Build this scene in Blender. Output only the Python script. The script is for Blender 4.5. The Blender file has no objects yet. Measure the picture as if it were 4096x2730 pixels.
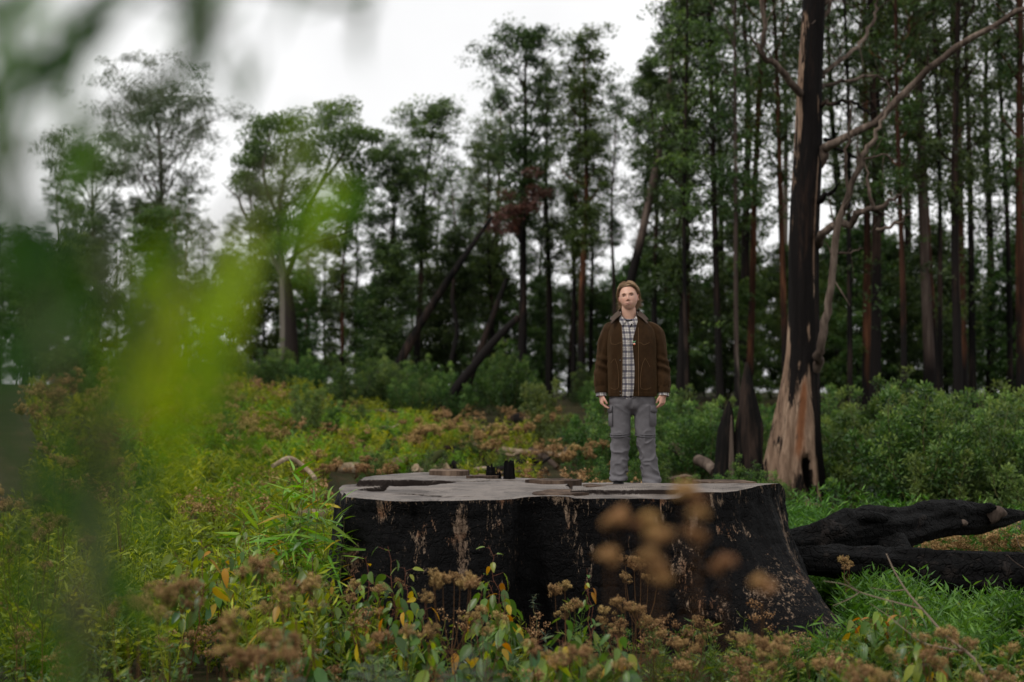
import bpy, math, random
import numpy as np
from mathutils import Vector, Matrix, Euler
R = math.radians
sc = bpy.context.scene
C = sc.collection

# ------------------------------------------------------------------ camera
CAMZ, TILT, FPX = 2.0, R(1.762), 5689.0          # FPX: focal length in pixels of a 4096 wide frame (50 mm)
cam_d = bpy.data.cameras.new('camera'); cam = bpy.data.objects.new('camera', cam_d); C.objects.link(cam)
cam.location = (0, 0, CAMZ); cam.rotation_euler = (R(90) + TILT, 0, 0)
cam_d.lens = 50; cam_d.sensor_width = 36; cam_d.clip_start = 0.05; cam_d.clip_end = 3000
cam_d.dof.use_dof = True; cam_d.dof.focus_distance = 12.2; cam_d.dof.aperture_fstop = 1.4
sc.camera = cam
def at(X, Y, D):
    """world point seen at photograph pixel X, Y at depth D (metres along +y)"""
    u = (X - 2048) / FPX; v = (1365 - Y) / FPX
    yy = math.cos(TILT) - v * math.sin(TILT); zz = math.sin(TILT) + v * math.cos(TILT)
    s = D / yy
    return np.array((u * s, D, CAMZ + zz * s))

# ------------------------------------------------------------------ overcast sky and veiled sun
SUN_EL, SUN_AZ = R(52), R(-128)                   # sun behind the camera's left shoulder, behind cloud
w = bpy.data.worlds.new('World'); sc.world = w; w.use_nodes = True
nt = w.node_tree; nt.nodes.clear()
sky = nt.nodes.new('ShaderNodeTexSky'); sky.sky_type = 'NISHITA'; sky.sun_disc = False
sky.sun_elevation = SUN_EL; sky.sun_rotation = R(232); sky.air_density = 1; sky.dust_density = 3
hs = nt.nodes.new('ShaderNodeHueSaturation'); hs.inputs['Saturation'].default_value = 0.12
nt.links.new(sky.outputs[0], hs.inputs['Color'])
tc = nt.nodes.new('ShaderNodeTexCoord'); cn = nt.nodes.new('ShaderNodeTexNoise')
cn.inputs['Scale'].default_value = 3.0; cn.inputs['Detail'].default_value = 5
nt.links.new(tc.outputs['Generated'], cn.inputs['Vector'])
cr = nt.nodes.new('ShaderNodeValToRGB'); nt.links.new(cn.outputs[0], cr.inputs[0])
cr.color_ramp.elements[0].position = .3; cr.color_ramp.elements[0].color = (8.0, 8.02, 8.1, 1)
cr.color_ramp.elements[1].position = .7; cr.color_ramp.elements[1].color = (9.9, 9.9, 9.9, 1)
mx = nt.nodes.new('ShaderNodeMix'); mx.data_type = 'RGBA'; mx.inputs['Factor'].default_value = 0.96
nt.links.new(hs.outputs[0], mx.inputs[6]); nt.links.new(cr.outputs[0], mx.inputs[7])
bg = nt.nodes.new('ShaderNodeBackground'); bg.inputs['Strength'].default_value = 0.1
nt.links.new(mx.outputs[2], bg.inputs[0])
wo = nt.nodes.new('ShaderNodeOutputWorld'); nt.links.new(bg.outputs[0], wo.inputs[0])
sd = bpy.data.lights.new('sun', 'SUN'); sun = bpy.data.objects.new('sun', sd); C.objects.link(sun)
sd.energy = 1.5; sd.angle = R(14); sd.color = (1.0, 0.97, 0.92)
sun.rotation_euler = (R(90) - SUN_EL, 0, R(-52)); sun.location = (-20, -20, 40)

sc.view_settings.view_transform = 'Standard'; sc.view_settings.look = 'None'
sc.view_settings.exposure = 0.25; sc.view_settings.gamma = 1.0; sc.view_settings.use_curve_mapping = False
cy = sc.cycles
cy.use_denoising = True; cy.max_bounces = 6; cy.diffuse_bounces = 3; cy.glossy_bounces = 2
cy.transmission_bounces = 3; cy.transparent_max_bounces = 6; cy.volume_bounces = 0
cy.use_adaptive_sampling = False
cy.caustics_reflective = False; cy.caustics_refractive = False

# ------------------------------------------------------------------ numpy noise
_rs = np.random.RandomState(7); _LAT = _rs.rand(64, 64, 64)
def vnoise(P):
    P = np.asarray(P, float); i = np.floor(P).astype(int); f = P - i; f = f * f * (3 - 2 * f); i &= 63; j = (i + 1) & 63
    x, y, z = f[..., 0], f[..., 1], f[..., 2]
    def g(a, b, c): return _LAT[a, b, c]
    i0, i1, i2, j0, j1, j2 = i[..., 0], i[..., 1], i[..., 2], j[..., 0], j[..., 1], j[..., 2]
    a = g(i0, i1, i2) * (1 - x) + g(j0, i1, i2) * x; b = g(i0, j1, i2) * (1 - x) + g(j0, j1, i2) * x
    c = g(i0, i1, j2) * (1 - x) + g(j0, i1, j2) * x; d = g(i0, j1, j2) * (1 - x) + g(j0, j1, j2) * x
    return (a * (1 - y) + b * y) * (1 - z) + (c * (1 - y) + d * y) * z
def fbm(P, o=4):
    P = np.asarray(P, float); s = 0; a = .5; t = 0
    for k in range(o):
        s = s + a * vnoise(P + 13.7 * k); t += a; a *= .5; P = P * 2.03
    return s / t * 2 - 1
def ss(a, b, x):
    t = np.clip((np.asarray(x, float) - a) / (b - a), 0, 1); return t * t * (3 - 2 * t)
def gz(x, y):
    """terrain height"""
    x = np.asarray(x, float); y = np.asarray(y, float)
    z = 1.45 * ss(17, 62, y) + .28 * ss(8, 2, y)
    z = z + (.95 * ss(13, 30, y) - .35 * ss(34, 60, y)) * ss(-1.0, -9, x - 0.0 * y)
    z = z - .30 * ss(15, 22, y) * ss(3, 7, x) * ss(60, 34, y)
    z = z - .07 * np.maximum(y - 112, 0)
    z = z + .10 * fbm(np.stack([x * .35, y * .35, x * 0 + 3.1], -1), 3)
    return z - .04

# ------------------------------------------------------------------ mesh helpers
class MB:
    """collects geometry that becomes ONE mesh object"""
    def __init__(s): s.V = []; s.F = []; s.T = []; s.K = []; s.n = 0; s.mi = []; s.m = 0
    def add(s, V, F, tint=None, col=None):
        V = np.asarray(V, float).reshape(-1, 3); F = np.asarray(F, int)
        s.V.append(V); s.F.append(F + s.n); s.n += len(V); s.mi.append(np.full(len(F), s.m))
        s.T.append(np.full(len(V), .5) if tint is None else np.broadcast_to(np.asarray(tint, float), (len(V),)))
        s.K.append(np.ones((len(V), 4)) if col is None else np.concatenate([np.broadcast_to(np.asarray(col, float), (len(V), 3)), np.ones((len(V), 1))], 1))
        return s
    def grid(s, P, closed_u=False, closed_v=False, **k):
        P = np.asarray(P, float); nu, nv = P.shape[:2]
        I = np.arange(nu * nv).reshape(nu, nv)
        if closed_u: I = np.concatenate([I, I[:1]], 0)
        if closed_v: I = np.concatenate([I, I[:, :1]], 1)
        F = np.stack([I[:-1, :-1], I[1:, :-1], I[1:, 1:], I[:-1, 1:]], -1).reshape(-1, 4)
        return s.add(P.reshape(-1, 3), F, **k)
    def tube(s, P, r, n=8, cap=True, noise=0, nf=3.0, seed=0, af=1.2, **k):
        P = np.asarray(P, float); m = len(P); r = np.broadcast_to(np.asarray(r, float), (m,))
        T = np.gradient(P, axis=0); T /= np.linalg.norm(T, axis=1, keepdims=True) + 1e-9
        up = np.array((0, 0, 1.)) if abs(T[0, 2]) < .9 else np.array((0, 1., 0))
        A = np.zeros_like(P); a = np.cross(up, T[0])
        for i in range(m):
            a = a - T[i] * a.dot(T[i]); a /= np.linalg.norm(a) + 1e-9; A[i] = a
        B = np.cross(T, A); th = np.linspace(0, 2 * np.pi, n, endpoint=False)
        rr = np.repeat(r[:, None], n, 1)
        if noise:
            Q = P[:, None] * nf * np.array((1, 1, .35)) + seed * 3.3 + af * (np.cos(th)[None, :, None] * A[:, None] + np.sin(th)[None, :, None] * B[:, None])
            rr = rr * (1 + noise * fbm(Q, 4))
        G = P[:, None] + rr[..., None] * (np.cos(th)[None, :, None] * A[:, None] + np.sin(th)[None, :, None] * B[:, None])
        s.grid(G, closed_v=True, **k)
        if cap:
            for e, fl in ((0, 1), (m - 1, 0)):
                c = np.concatenate([G[e], P[e:e + 1]]); i = np.arange(n); j = (i + 1) % n
                f = np.stack([i, j, np.full(n, n)], 1) if fl == 0 else np.stack([j, i, np.full(n, n)], 1)
                kk = {q: (v[0] if np.ndim(v) > (0 if q == 'tint' else 1) else v) for q, v in k.items()}
                s.add(c, f, **kk)
        return s
    def leaves(s, Cn, A, B, L, W, tint, fold=0.0, curve=0.0, detail=0):
        """leaf blades: base Cn, axis A, side B, length L, width W"""
        N = len(Cn); L = np.broadcast_to(L, (N,))[:, None]; W = np.broadcast_to(W, (N,))[:, None]
        A = A / (np.linalg.norm(A, axis=1, keepdims=True) + 1e-9); B = B - A * (A * B).sum(1, keepdims=True)
        B = B / (np.linalg.norm(B, axis=1, keepdims=True) + 1e-9); Nn = np.cross(A, B)
        if not detail:
            V = np.stack([Cn, Cn + A * L * .45 + B * W * .5 + Nn * W * fold, Cn + A * L - Nn * L * curve, Cn + A * L * .45 - B * W * .5 + Nn * W * fold], 1)
            F = np.arange(N * 4).reshape(N, 4); return s.add(V, F, tint=np.repeat(tint, 4))
        ts = (.0, .18, .45, .75, 1.); ws = (0.08, .75, 1., .6, .03); rows = []
        for t, q in zip(ts, ws):
            m = Cn + A * L * t - Nn * L * curve * t * t; rows.append(np.stack([m - B * W * .5 * q + Nn * W * fold * q, m, m + B * W * .5 * q + Nn * W * fold * q], 1))
        V = np.stack(rows, 1); b = (np.arange(N) * 15)[:, None]
        f = np.array([[r * 3 + c, r * 3 + c + 1, r * 3 + c + 4, r * 3 + c + 3] for r in range(4) for c in range(2)])
        return s.add(V, (b[:, :, None] + f[None]).reshape(-1, 4), tint=np.repeat(tint, 15))
    def merged(s):
        q = [f if f.shape[1] == 4 else np.concatenate([f, np.full((len(f), 1), -1)], 1) for f in s.F]
        return np.concatenate(s.V), np.concatenate(q), np.concatenate(s.T), np.concatenate(s.K)
    def scatter(s, tpl, M, dt):
        """stamp a merged template with 4x4 matrices M, tint shift dt"""
        V, F, T, K = tpl; n = len(V)
        W = np.einsum('kij,nj->kni', M[:, :3, :3], V) + M[:, None, :3, 3]
        s.V.append(W.reshape(-1, 3)); s.F.append((F[None] + np.where(F[None] < 0, 0, (np.arange(len(M)) * n + s.n)[:, None, None])).reshape(-1, 4))
        s.n += len(M) * n; s.T.append(np.clip(T[None] + dt[:, None], 0, 1).ravel()); s.K.append(np.tile(K, (len(M), 1))); s.mi.append(np.full(len(F) * len(M), s.m))
    def mesh(s, name, mats, smooth=True, cols=False):
        V, F, T, K = s.merged(); me = bpy.data.meshes.new(name)
        tri = F[:, 3] < 0; cnt = np.where(tri, 3, 4); fl = F.ravel(); fl = fl[fl >= 0]
        me.vertices.add(len(V)); me.vertices.foreach_set('co', V.astype(np.float32).ravel())
        me.loops.add(len(fl)); me.loops.foreach_set('vertex_index', fl.astype(np.int32))
        me.polygons.add(len(F)); me.polygons.foreach_set('loop_start', np.concatenate([[0], np.cumsum(cnt)[:-1]]).astype(np.int32))
        me.polygons.foreach_set('loop_total', cnt.astype(np.int32))
        for m in (mats if isinstance(mats, (list, tuple)) else [mats]): me.materials.append(m)
        me.polygons.foreach_set('material_index', np.concatenate(s.mi).astype(np.int32))
        me.update(calc_edges=True)
        me.polygons.foreach_set('use_smooth', np.full(len(F), bool(smooth)))
        a = me.attributes.new('tint', 'FLOAT', 'POINT'); a.data.foreach_set('value', T.astype(np.float32))
        if cols:
            a = me.attributes.new('Col', 'FLOAT_COLOR', 'POINT'); a.data.foreach_set('color', K.astype(np.float32).ravel())
        return me
    def build(s, name, mats, parent=None, smooth=True, cols=False):
        return link(name, s.mesh(name, mats, smooth, cols), parent)
def link(name, me, parent=None):
    o = bpy.data.objects.new(name, me); C.objects.link(o)
    if parent: o.parent = parent
    return o
def tag(o, label=None, cat=None, group=None, kind=None):
    if label: o['label'] = label
    if cat: o['category'] = cat
    if group: o['group'] = group
    if kind: o['kind'] = kind
    return o
def thing(name, label, cat, loc=(0, 0, 0), group=None, rz=0.0):
    o = bpy.data.objects.new(name, None); C.objects.link(o); o.location = Vector([float(v) for v in loc]); o.rotation_euler = (0, 0, rz)
    o.empty_display_size = .2
    return tag(o, label, cat, group)
def copy_tree(o, parent=None):
    c = o.copy(); C.objects.link(c); c.parent = parent
    for ch in list(o.children): copy_tree(ch, c)
    return c
def spline(P, n):
    """Catmull-Rom through the rows of P (any columns)"""
    P = np.asarray(P, float); m = len(P); Q = np.concatenate([[2 * P[0] - P[1]], P, [2 * P[-1] - P[-2]]])
    t = np.linspace(0, m - 1 - 1e-6, n); i = t.astype(int); f = (t - i)[:, None]
    a, b, c, d = Q[i], Q[i + 1], Q[i + 2], Q[i + 3]
    return .5 * (2 * b + (c - a) * f + (2 * a - 5 * b + 4 * c - d) * f ** 2 + (3 * b - a - 3 * c + d) * f ** 3)
def unit(v): v = np.asarray(v, float); return v / (np.linalg.norm(v, axis=-1, keepdims=True) + 1e-9)

# ------------------------------------------------------------------ materials
class NT:
    def __init__(s, name):
        s.m = bpy.data.materials.new(name); s.m.use_nodes = True; s.t = s.m.node_tree; s.t.nodes.clear()
        s.out = s.t.nodes.new('ShaderNodeOutputMaterial')
    def n(s, ty, ins=None, **pr):
        d = s.t.nodes.new('ShaderNode' + ty)
        for k, v in pr.items(): setattr(d, k, v)
        for k, v in (ins or {}).items():
            if isinstance(v, bpy.types.NodeSocket): s.t.links.new(v, d.inputs[k])
            else: d.inputs[k].default_value = v
        return d
    def ramp(s, fac, *st):
        d = s.n('ValToRGB', {0: fac}); e = d.color_ramp.elements
        while len(e) < len(st): e.new(.5)
        for q, (p, c) in zip(e, st): q.position = p; q.color = (c, c, c, 1) if np.isscalar(c) else (*c, 1)
        return d.outputs[0]
    def mix(s, f, a, b, mode='MIX'):
        d = s.n('Mix', data_type='RGBA', blend_type=mode)
        for k, v in ((0, f), (6, a), (7, b)):
            if isinstance(v, bpy.types.NodeSocket): s.t.links.new(v, d.inputs[k])
            elif k == 0: d.inputs[0].default_value = v
            else: d.inputs[k].default_value = (*v, 1) if len(v) == 3 else v
        return d.outputs[2]
    def math(s, op, a, b=0.0):
        return s.n('Math', {0: a, 1: b}, operation=op).outputs[0]
    def coord(s, scale=(1, 1, 1), out='Object', loc=(0, 0, 0), rot=(0, 0, 0)):
        c = s.n('TexCoord').outputs[out]
        return s.n('Mapping', {0: c, 'Scale': scale, 'Location': loc, 'Rotation': rot}).outputs[0]
    def noise(s, vec, scale=5, detail=4, rough=.6, dist=0.0):
        return s.n('TexNoise', {'Vector': vec, 'Scale': scale, 'Detail': detail, 'Roughness': rough, 'Distortion': dist}).outputs[0]
    def bump(s, h, dist=.01, strength=.6):
        return s.n('Bump', {'Height': h, 'Distance': dist, 'Strength': strength}).outputs[0]
    def bsdf(s, col, rough=.8, spec=.3, normal=None, sheen=0.0, **k):
        ins = {'Base Color': col if isinstance(col, bpy.types.NodeSocket) else (*col, 1), 'Roughness': rough, 'Specular IOR Level': spec}
        if sheen: ins['Sheen Weight'] = sheen
        if normal is not None: ins['Normal'] = normal
        ins.update(k)
        b = s.n('BsdfPrincipled', ins); s.t.links.new(b.outputs[0], s.out.inputs[0]); return b
    def attr(s, name, o=2): return s.n('Attribute', attribute_name=name).outputs[o]
def leaf_mat(name, c0, c1, c2, trans=.35, rough=.5, hue=.03, spec=.35):
    """leaf colour from the per-leaf tint c0..c1..c2, shifted a little per plant"""
    t = NT(name); f = t.attr('tint'); oi = t.n('ObjectInfo').outputs['Random']
    c = t.ramp(f, (.0, c0), (.55, c1), (1., c2))
    v = t.math('ADD', .78, t.math('MULTIPLY', oi, .44)); h = t.math('ADD', .5 - hue / 2, t.math('MULTIPLY', oi, hue))
    c = t.n('HueSaturation', {'Hue': h, 'Value': v, 'Color': c}).outputs[0]
    b = t.bsdf(c, rough, spec); tr = t.n('BsdfTranslucent', {0: t.n('HueSaturation', {'Hue': .485, 'Saturation': 1.1, 'Value': 1.5, 'Color': c}).outputs[0]})
    mxn = t.n('MixShader', {0: trans, 1: b.outputs[0], 2: tr.outputs[0]}); t.t.links.new(mxn.outputs[0], t.out.inputs[0])
    return t.m
def bark_mat(name, dark, mid, light, scale=1.0, burn=None, bump=.02, spec=.12):
    """fibrous bark with vertical streaks; below burn metres it is charred"""
    t = NT(name); oi = t.n('ObjectInfo').outputs['Random']
    off = t.n('CombineXYZ', {0: t.math('MULTIPLY', oi, 37.), 1: t.math('MULTIPLY', oi, 11.), 2: t.math('MULTIPLY', oi, 53.)}).outputs[0]
    p = t.n('VectorMath', {0: t.n('TexCoord').outputs['Object'], 1: off}, operation='ADD').outputs[0]
    v1 = t.n('Mapping', {0: p, 'Scale': (9 * scale, 9 * scale, .55 * scale)}).outputs[0]
    v2 = t.n('Mapping', {0: p, 'Scale': (1.3 * scale, 1.3 * scale, .28 * scale)}).outputs[0]
    n1 = t.noise(v1, 1, 5, .65, .3); n2 = t.noise(v2, 1, 3, .6, .5)
    c = t.ramp(t.math('ADD', t.math('MULTIPLY', n1, .45), t.math('MULTIPLY', n2, .55)), (.36, dark), (.5, mid), (.64, light))
    if burn:
        z = t.n('SeparateXYZ', {0: t.n('TexCoord').outputs['Object']}).outputs[2]
        e = t.math('ADD', z, t.math('MULTIPLY', t.math('SUBTRACT', n2, .5), burn * 2.6))
        c = t.mix(t.n('MapRange', {0: e, 1: burn * .75, 2: burn * 1.25}).outputs[0], t.mix(n1, (.003, .0026, .0026), (.014, .011, .010)), c)
    t.bsdf(c, .9, spec, t.bump(n1, bump, .8)); return t.m
def plain(name, col, rough=.7, spec=.3, var=.25, scale=30., bump=0.0, **k):
    t = NT(name); n = t.noise(t.coord(), scale, 4)
    c = t.mix(n, tuple(x * (1 - var) for x in col), tuple(min(1, x * (1 + var)) for x in col))
    t.bsdf(c, rough, spec, t.bump(n, bump, .5) if bump else None, **k); return t.m

def soil_mat():
    t = NT('soil'); p = t.coord(); n = t.noise(p, .9, 6, .65); m = t.noise(p, 9, 6, .7)
    c = t.ramp(n, (.3, (.018, .012, .008)), (.5, (.04, .027, .015)), (.7, (.075, .048, .025)))
    c = t.mix(t.ramp(m, (.42, 0.), (.62, 1.)), c, (.02, .03, .008)); t.bsdf(c, .95, .1, t.bump(m, .05, 1.)); return t.m
M_SOIL = soil_mat()
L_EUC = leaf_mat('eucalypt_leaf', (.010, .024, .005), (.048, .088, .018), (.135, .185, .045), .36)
L_EUC2 = leaf_mat('olive_eucalypt_leaf', (.018, .036, .006), (.075, .120, .023), (.19, .235, .055), .36)
L_FAR = leaf_mat('haze_tinted_eucalypt_leaf', (.07, .095, .055), (.13, .165, .10), (.20, .235, .15), .3)  # distance haze painted into the far crowns as a paler, greyer leaf colour
L_DEADL = leaf_mat('dead_leaf', (.05, .02, .014), (.09, .034, .024), (.14, .06, .04), .2)
L_SHRUB = leaf_mat('shrub_leaf', (.010, .030, .005), (.050, .112, .018), (.17, .25, .055), .33)
L_PALE = leaf_mat('pale_shrub_leaf', (.05, .085, .02), (.115, .17, .04), (.2, .26, .06), .35)
L_BRIGHT = leaf_mat('bright_narrow_leaf', (.05, .13, .008), (.11, .25, .016), (.24, .40, .04), .4, .45)
L_GREEN = leaf_mat('ground_cover_leaf', (.018, .055, .007), (.045, .13, .013), (.13, .25, .035), .35, .45)
L_WEED = leaf_mat('weed_leaf', (.022, .045, .003), (.145, .195, .008), (.38, .40, .026), .4)
L_SAP = leaf_mat('sapling_leaf', (.025, .075, .018), (.075, .15, .02), (.24, .28, .02), .4, .38, spec=.5)
L_YEL = leaf_mat('yellowing_leaf', (.30, .20, .010), (.40, .27, .015), (.38, .13, .012), .4, .45)
L_FORE = leaf_mat('foreground_leaf', (.012, .055, .005), (.075, .20, .008), (.30, .42, .008), .6, .5, 0.0)
L_FERN = leaf_mat('fern_leaf', (.03, .05, .03), (.055, .085, .05), (.085, .12, .07), .3)
L_DRY = leaf_mat('dry_seed_fluff', (.07, .042, .018), (.30, .19, .080), (.60, .42, .21), .25, .9, spec=.05)
L_DRYP = leaf_mat('pale_seed_fluff', (.16, .085, .035), (.40, .24, .11), (.60, .42, .22), .3, .9, spec=.05)
B_DARK = bark_mat('dark_bark', (.003, .0026, .0025), (.013, .0085, .007), (.055, .032, .023), 1., 4.5)
B_RED = bark_mat('red_brown_bark', (.008, .005, .004), (.045, .019, .011), (.17, .072, .036), 1., 2.6)
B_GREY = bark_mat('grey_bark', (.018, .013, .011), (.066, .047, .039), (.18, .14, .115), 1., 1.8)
B_BLACK = bark_mat('burnt_bark', (.0025, .0025, .0025), (.008, .007, .0065), (.04, .026, .020), 1.2, spec=.06)
B_DEAD = bark_mat('dead_wood', (.022, .016, .0125), (.075, .054, .042), (.185, .142, .112), 1.6)
B_LOG = bark_mat('weathered_log', (.07, .05, .03), (.22, .16, .10), (.40, .32, .23), 1.6)
B_STEM = plain('stem', (.085, .075, .025), .7); B_DSTEM = plain('dry_stem', (.10, .05, .022), .9, .1); B_RSTEM = plain('red_stem', (.12, .04, .02), .6)

# ------------------------------------------------------------------ ground
def axis(lo, hi, n, p, c=0.0):
    t = np.linspace(-1, 1, n); a = np.sign(t) * np.abs(t) ** p; return np.where(a < 0, c + a * (c - lo), c + a * (hi - c))
gx = axis(-700, 700, 200, 2.6); gy = axis(-120, 1500, 230, 2.4, 14.)
GX, GY = np.meshgrid(gx, gy, indexing='ij')
mb = MB(); mb.grid(np.stack([GX, GY, gz(GX, GY)], -1))
tag(mb.build('ground', M_SOIL), 'dark leaf-littered soil of the logged clearing', kind='structure')
# ------------------------------------------------------------------ the giant cut stump
def char_mat():
    t = NT('charred_stump_bark'); p = t.coord()
    fib = t.noise(t.coord((26, 26, 5)), 1, 6, .7, .6)               # vertical fibres
    chk = t.noise(t.coord((9, 9, 26)), 1, 5, .65, .8)                # char cracks across
    base = t.mix(fib, (.0012, .0012, .0014), (.0065, .006, .0062))
    big = t.noise(t.coord((2.6, 2.6, 1.5)), 1, 5, .72, .8); fine = t.noise(t.coord((34, 34, 9)), 1, 6, .8, .5)
    am = t.attr('Col', 0); sep = t.n('SeparateColor', {0: am}); bare = sep.outputs[0]
    f = t.math('ADD', t.math('MULTIPLY', big, .55), t.math('MULTIPLY', fine, .9)); f = t.math('ADD', f, t.math('MULTIPLY', bare, .25))
    f = t.ramp(f, (.850, 0.), (.895, 1.))
    tan = t.ramp(fine, (.3, (.028, .018, .013)), (.5, (.10, .066, .045)), (.72, (.27, .195, .135)))
    tan = t.mix(t.ramp(t.noise(p, 3.1, 2), (.55, 0.), (.68, .6)), tan, (.22, .075, .025))
    fl = t.ramp(t.noise(t.coord((70, 70, 24), loc=(3, 1, 2)), 1, 4, .7), (.66, 0.), (.72, 1.)); fl = t.math('MULTIPLY', fl, t.ramp(t.noise(p, 2.2, 3), (.42, .05), (.6, .8))); f = t.math('MAXIMUM', f, fl)
    c = t.mix(f, base, tan); vr = t.n('TexVoronoi', {'Vector': t.n('VectorMath', {0: t.coord((9, 9, 5)), 1: t.n('TexNoise', {'Vector': p, 'Scale': 9.}).outputs[1]}, operation='ADD').outputs[0], 'Scale': 2.2}, feature='DISTANCE_TO_EDGE').outputs[0]; h = t.math('ADD', t.math('ADD', t.math('MULTIPLY', fib, .6), t.math('MULTIPLY', chk, .8)), t.math('MULTIPLY', t.ramp(vr, (0., 0.), (.12, 1.)), .22))
    t.bsdf(c, t.n('MapRange', {0: chk, 3: .5, 4: .9}).outputs[0], .07, t.bump(h, .035, .9)); return t.m
def cutwood_mat():
    t = NT('weathered_cut_wood'); p = t.coord(loc=(.15, -12.0, 0))
    d = t.noise(p, 1.6, 3, .6); wv = t.n('VectorMath', {0: p, 1: t.n('VectorMath', {0: t.n('TexNoise', {'Vector': p, 'Scale': 1.1}).outputs[1], 'Scale': .5}, operation='SCALE').outputs[0]}, operation='ADD').outputs[0]
    ring = t.n('TexWave', {'Vector': t.n('VectorMath', {0: wv, 1: (1, 1, 0)}, operation='MULTIPLY').outputs[0], 'Scale': 19., 'Distortion': 3.5, 'Detail': 3, 'Detail Scale': 1.5}, wave_type='RINGS', rings_direction='Z').outputs[1]
    saw = t.noise(t.coord((3, 60, 3), rot=(0, 0, .5)), 1, 3); blot = t.noise(p, 3.2, 6, .7, .4); spk = t.noise(p, 38, 5, .75)
    c = t.ramp(t.math('ADD', t.math('MULTIPLY', ring, .2), t.math('MULTIPLY', blot, .8)), (.24, (.022, .018, .016)), (.42, (.082, .067, .059)), (.58, (.17, .145, .13)), (.85, (.31, .275, .25)))
    c = t.mix(t.ramp(saw, (.45, 0.), (.75, .35)), c, (.36, .29, .22))
    c = t.mix(t.ramp(t.noise(p, 2.3, 5, .65, .6), (.50, 0.), (.62, .8)), c, (.05, .038, .031))
    c = t.mix(t.ramp(spk, (.60, 0.), (.68, .8)), c, (.02, .016, .014))
    # the drying checks run out from the heart as dark radial splits
    sx = t.n('SeparateXYZ', {0: p}); ang = t.math('ARCTAN2', sx.outputs[1], sx.outputs[0]); rad = t.n('VectorMath', {0: t.n('VectorMath', {0: p, 1: (1, 1, 0)}, operation='MULTIPLY').outputs[0]}, operation='LENGTH').outputs['Value']
    pv = t.n('CombineXYZ', {0: t.math('MULTIPLY', ang, 9.), 1: t.math('MULTIPLY', rad, 1.3), 2: 0.}).outputs[0]
    ck = t.math('ABSOLUTE', t.math('SUBTRACT', t.noise(pv, 2.3, 3, .55, .3), .5))
    ckm = t.math('MULTIPLY', t.ramp(ck, (.004, 1.), (.022, 0.)), t.ramp(t.noise(p, 2.7, 2), (.48, 0.), (.6, 1.))); c = t.mix(t.math('MULTIPLY', ckm, .85), c, (.015, .012, .01))
    c = t.mix(t.math('MULTIPLY', t.n('SeparateColor', {0: t.attr('Col', 0)}).outputs[0], .95), c, (.012, .009, .008))
    h = t.math('SUBTRACT', t.math('ADD', t.math('MULTIPLY', saw, .4), spk), ckm)
    chs = t.n('SeparateColor', {0: t.attr('Col', 0)}).outputs[0]; ro = t.math('ADD', t.n('MapRange', {0: blot, 1: .3, 2: .7, 3: .45, 4: .8}).outputs[0], t.math('MULTIPLY', chs, .5))
    t.bsdf(c, ro, t.math('MULTIPLY', t.math('SUBTRACT', 1., chs), .3), t.bump(h, .008, .7)); return t.m
M_CHAR = char_mat(); M_CUT = cutwood_mat()
M_EDGE = bark_mat('split_wood_edge', (.02, .014, .011), (.075, .05, .036), (.20, .14, .10), 2.0)
M_SPIKE = bark_mat('charcoal_splinter', (.002, .002, .002), (.006, .0055, .0055), (.02, .017, .016), 3., bump=.03, spec=.05)
OUT = np.array([(-1.28, 11.08), (-.94, 10.76), (-.56, 10.70), (-.09, 10.86), (.12, 11.16), (.55, 11.08), (.95, 11.06), (1.26, 11.1), (1.60, 11.28), (1.96, 11.60), (2.24, 11.98),
                (2.34, 12.42), (2.02, 12.85), (1.47, 12.95), (.85, 13.3), (.25, 13.35), (-.28, 13.75), (-.72, 14.2), (-1.12, 14.0), (-1.42, 13.5), (-1.58, 13.3), (-1.52, 12.6), (-1.38, 11.7)])
NA = 720; CTR = np.array((.28, 12.25))
outl = spline(np.concatenate([OUT, OUT[:1]]), NA + 1)[:-1]
th_ = np.linspace(0, 2 * np.pi, NA, endpoint=False)
outl += .022 * np.stack([fbm(np.stack([np.cos(th_) * 9, np.sin(th_) * 9, th_ * 0], -1), 4), fbm(np.stack([np.cos(th_) * 9, np.sin(th_) * 9, th_ * 0 + 5], -1), 4)], -1)
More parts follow.
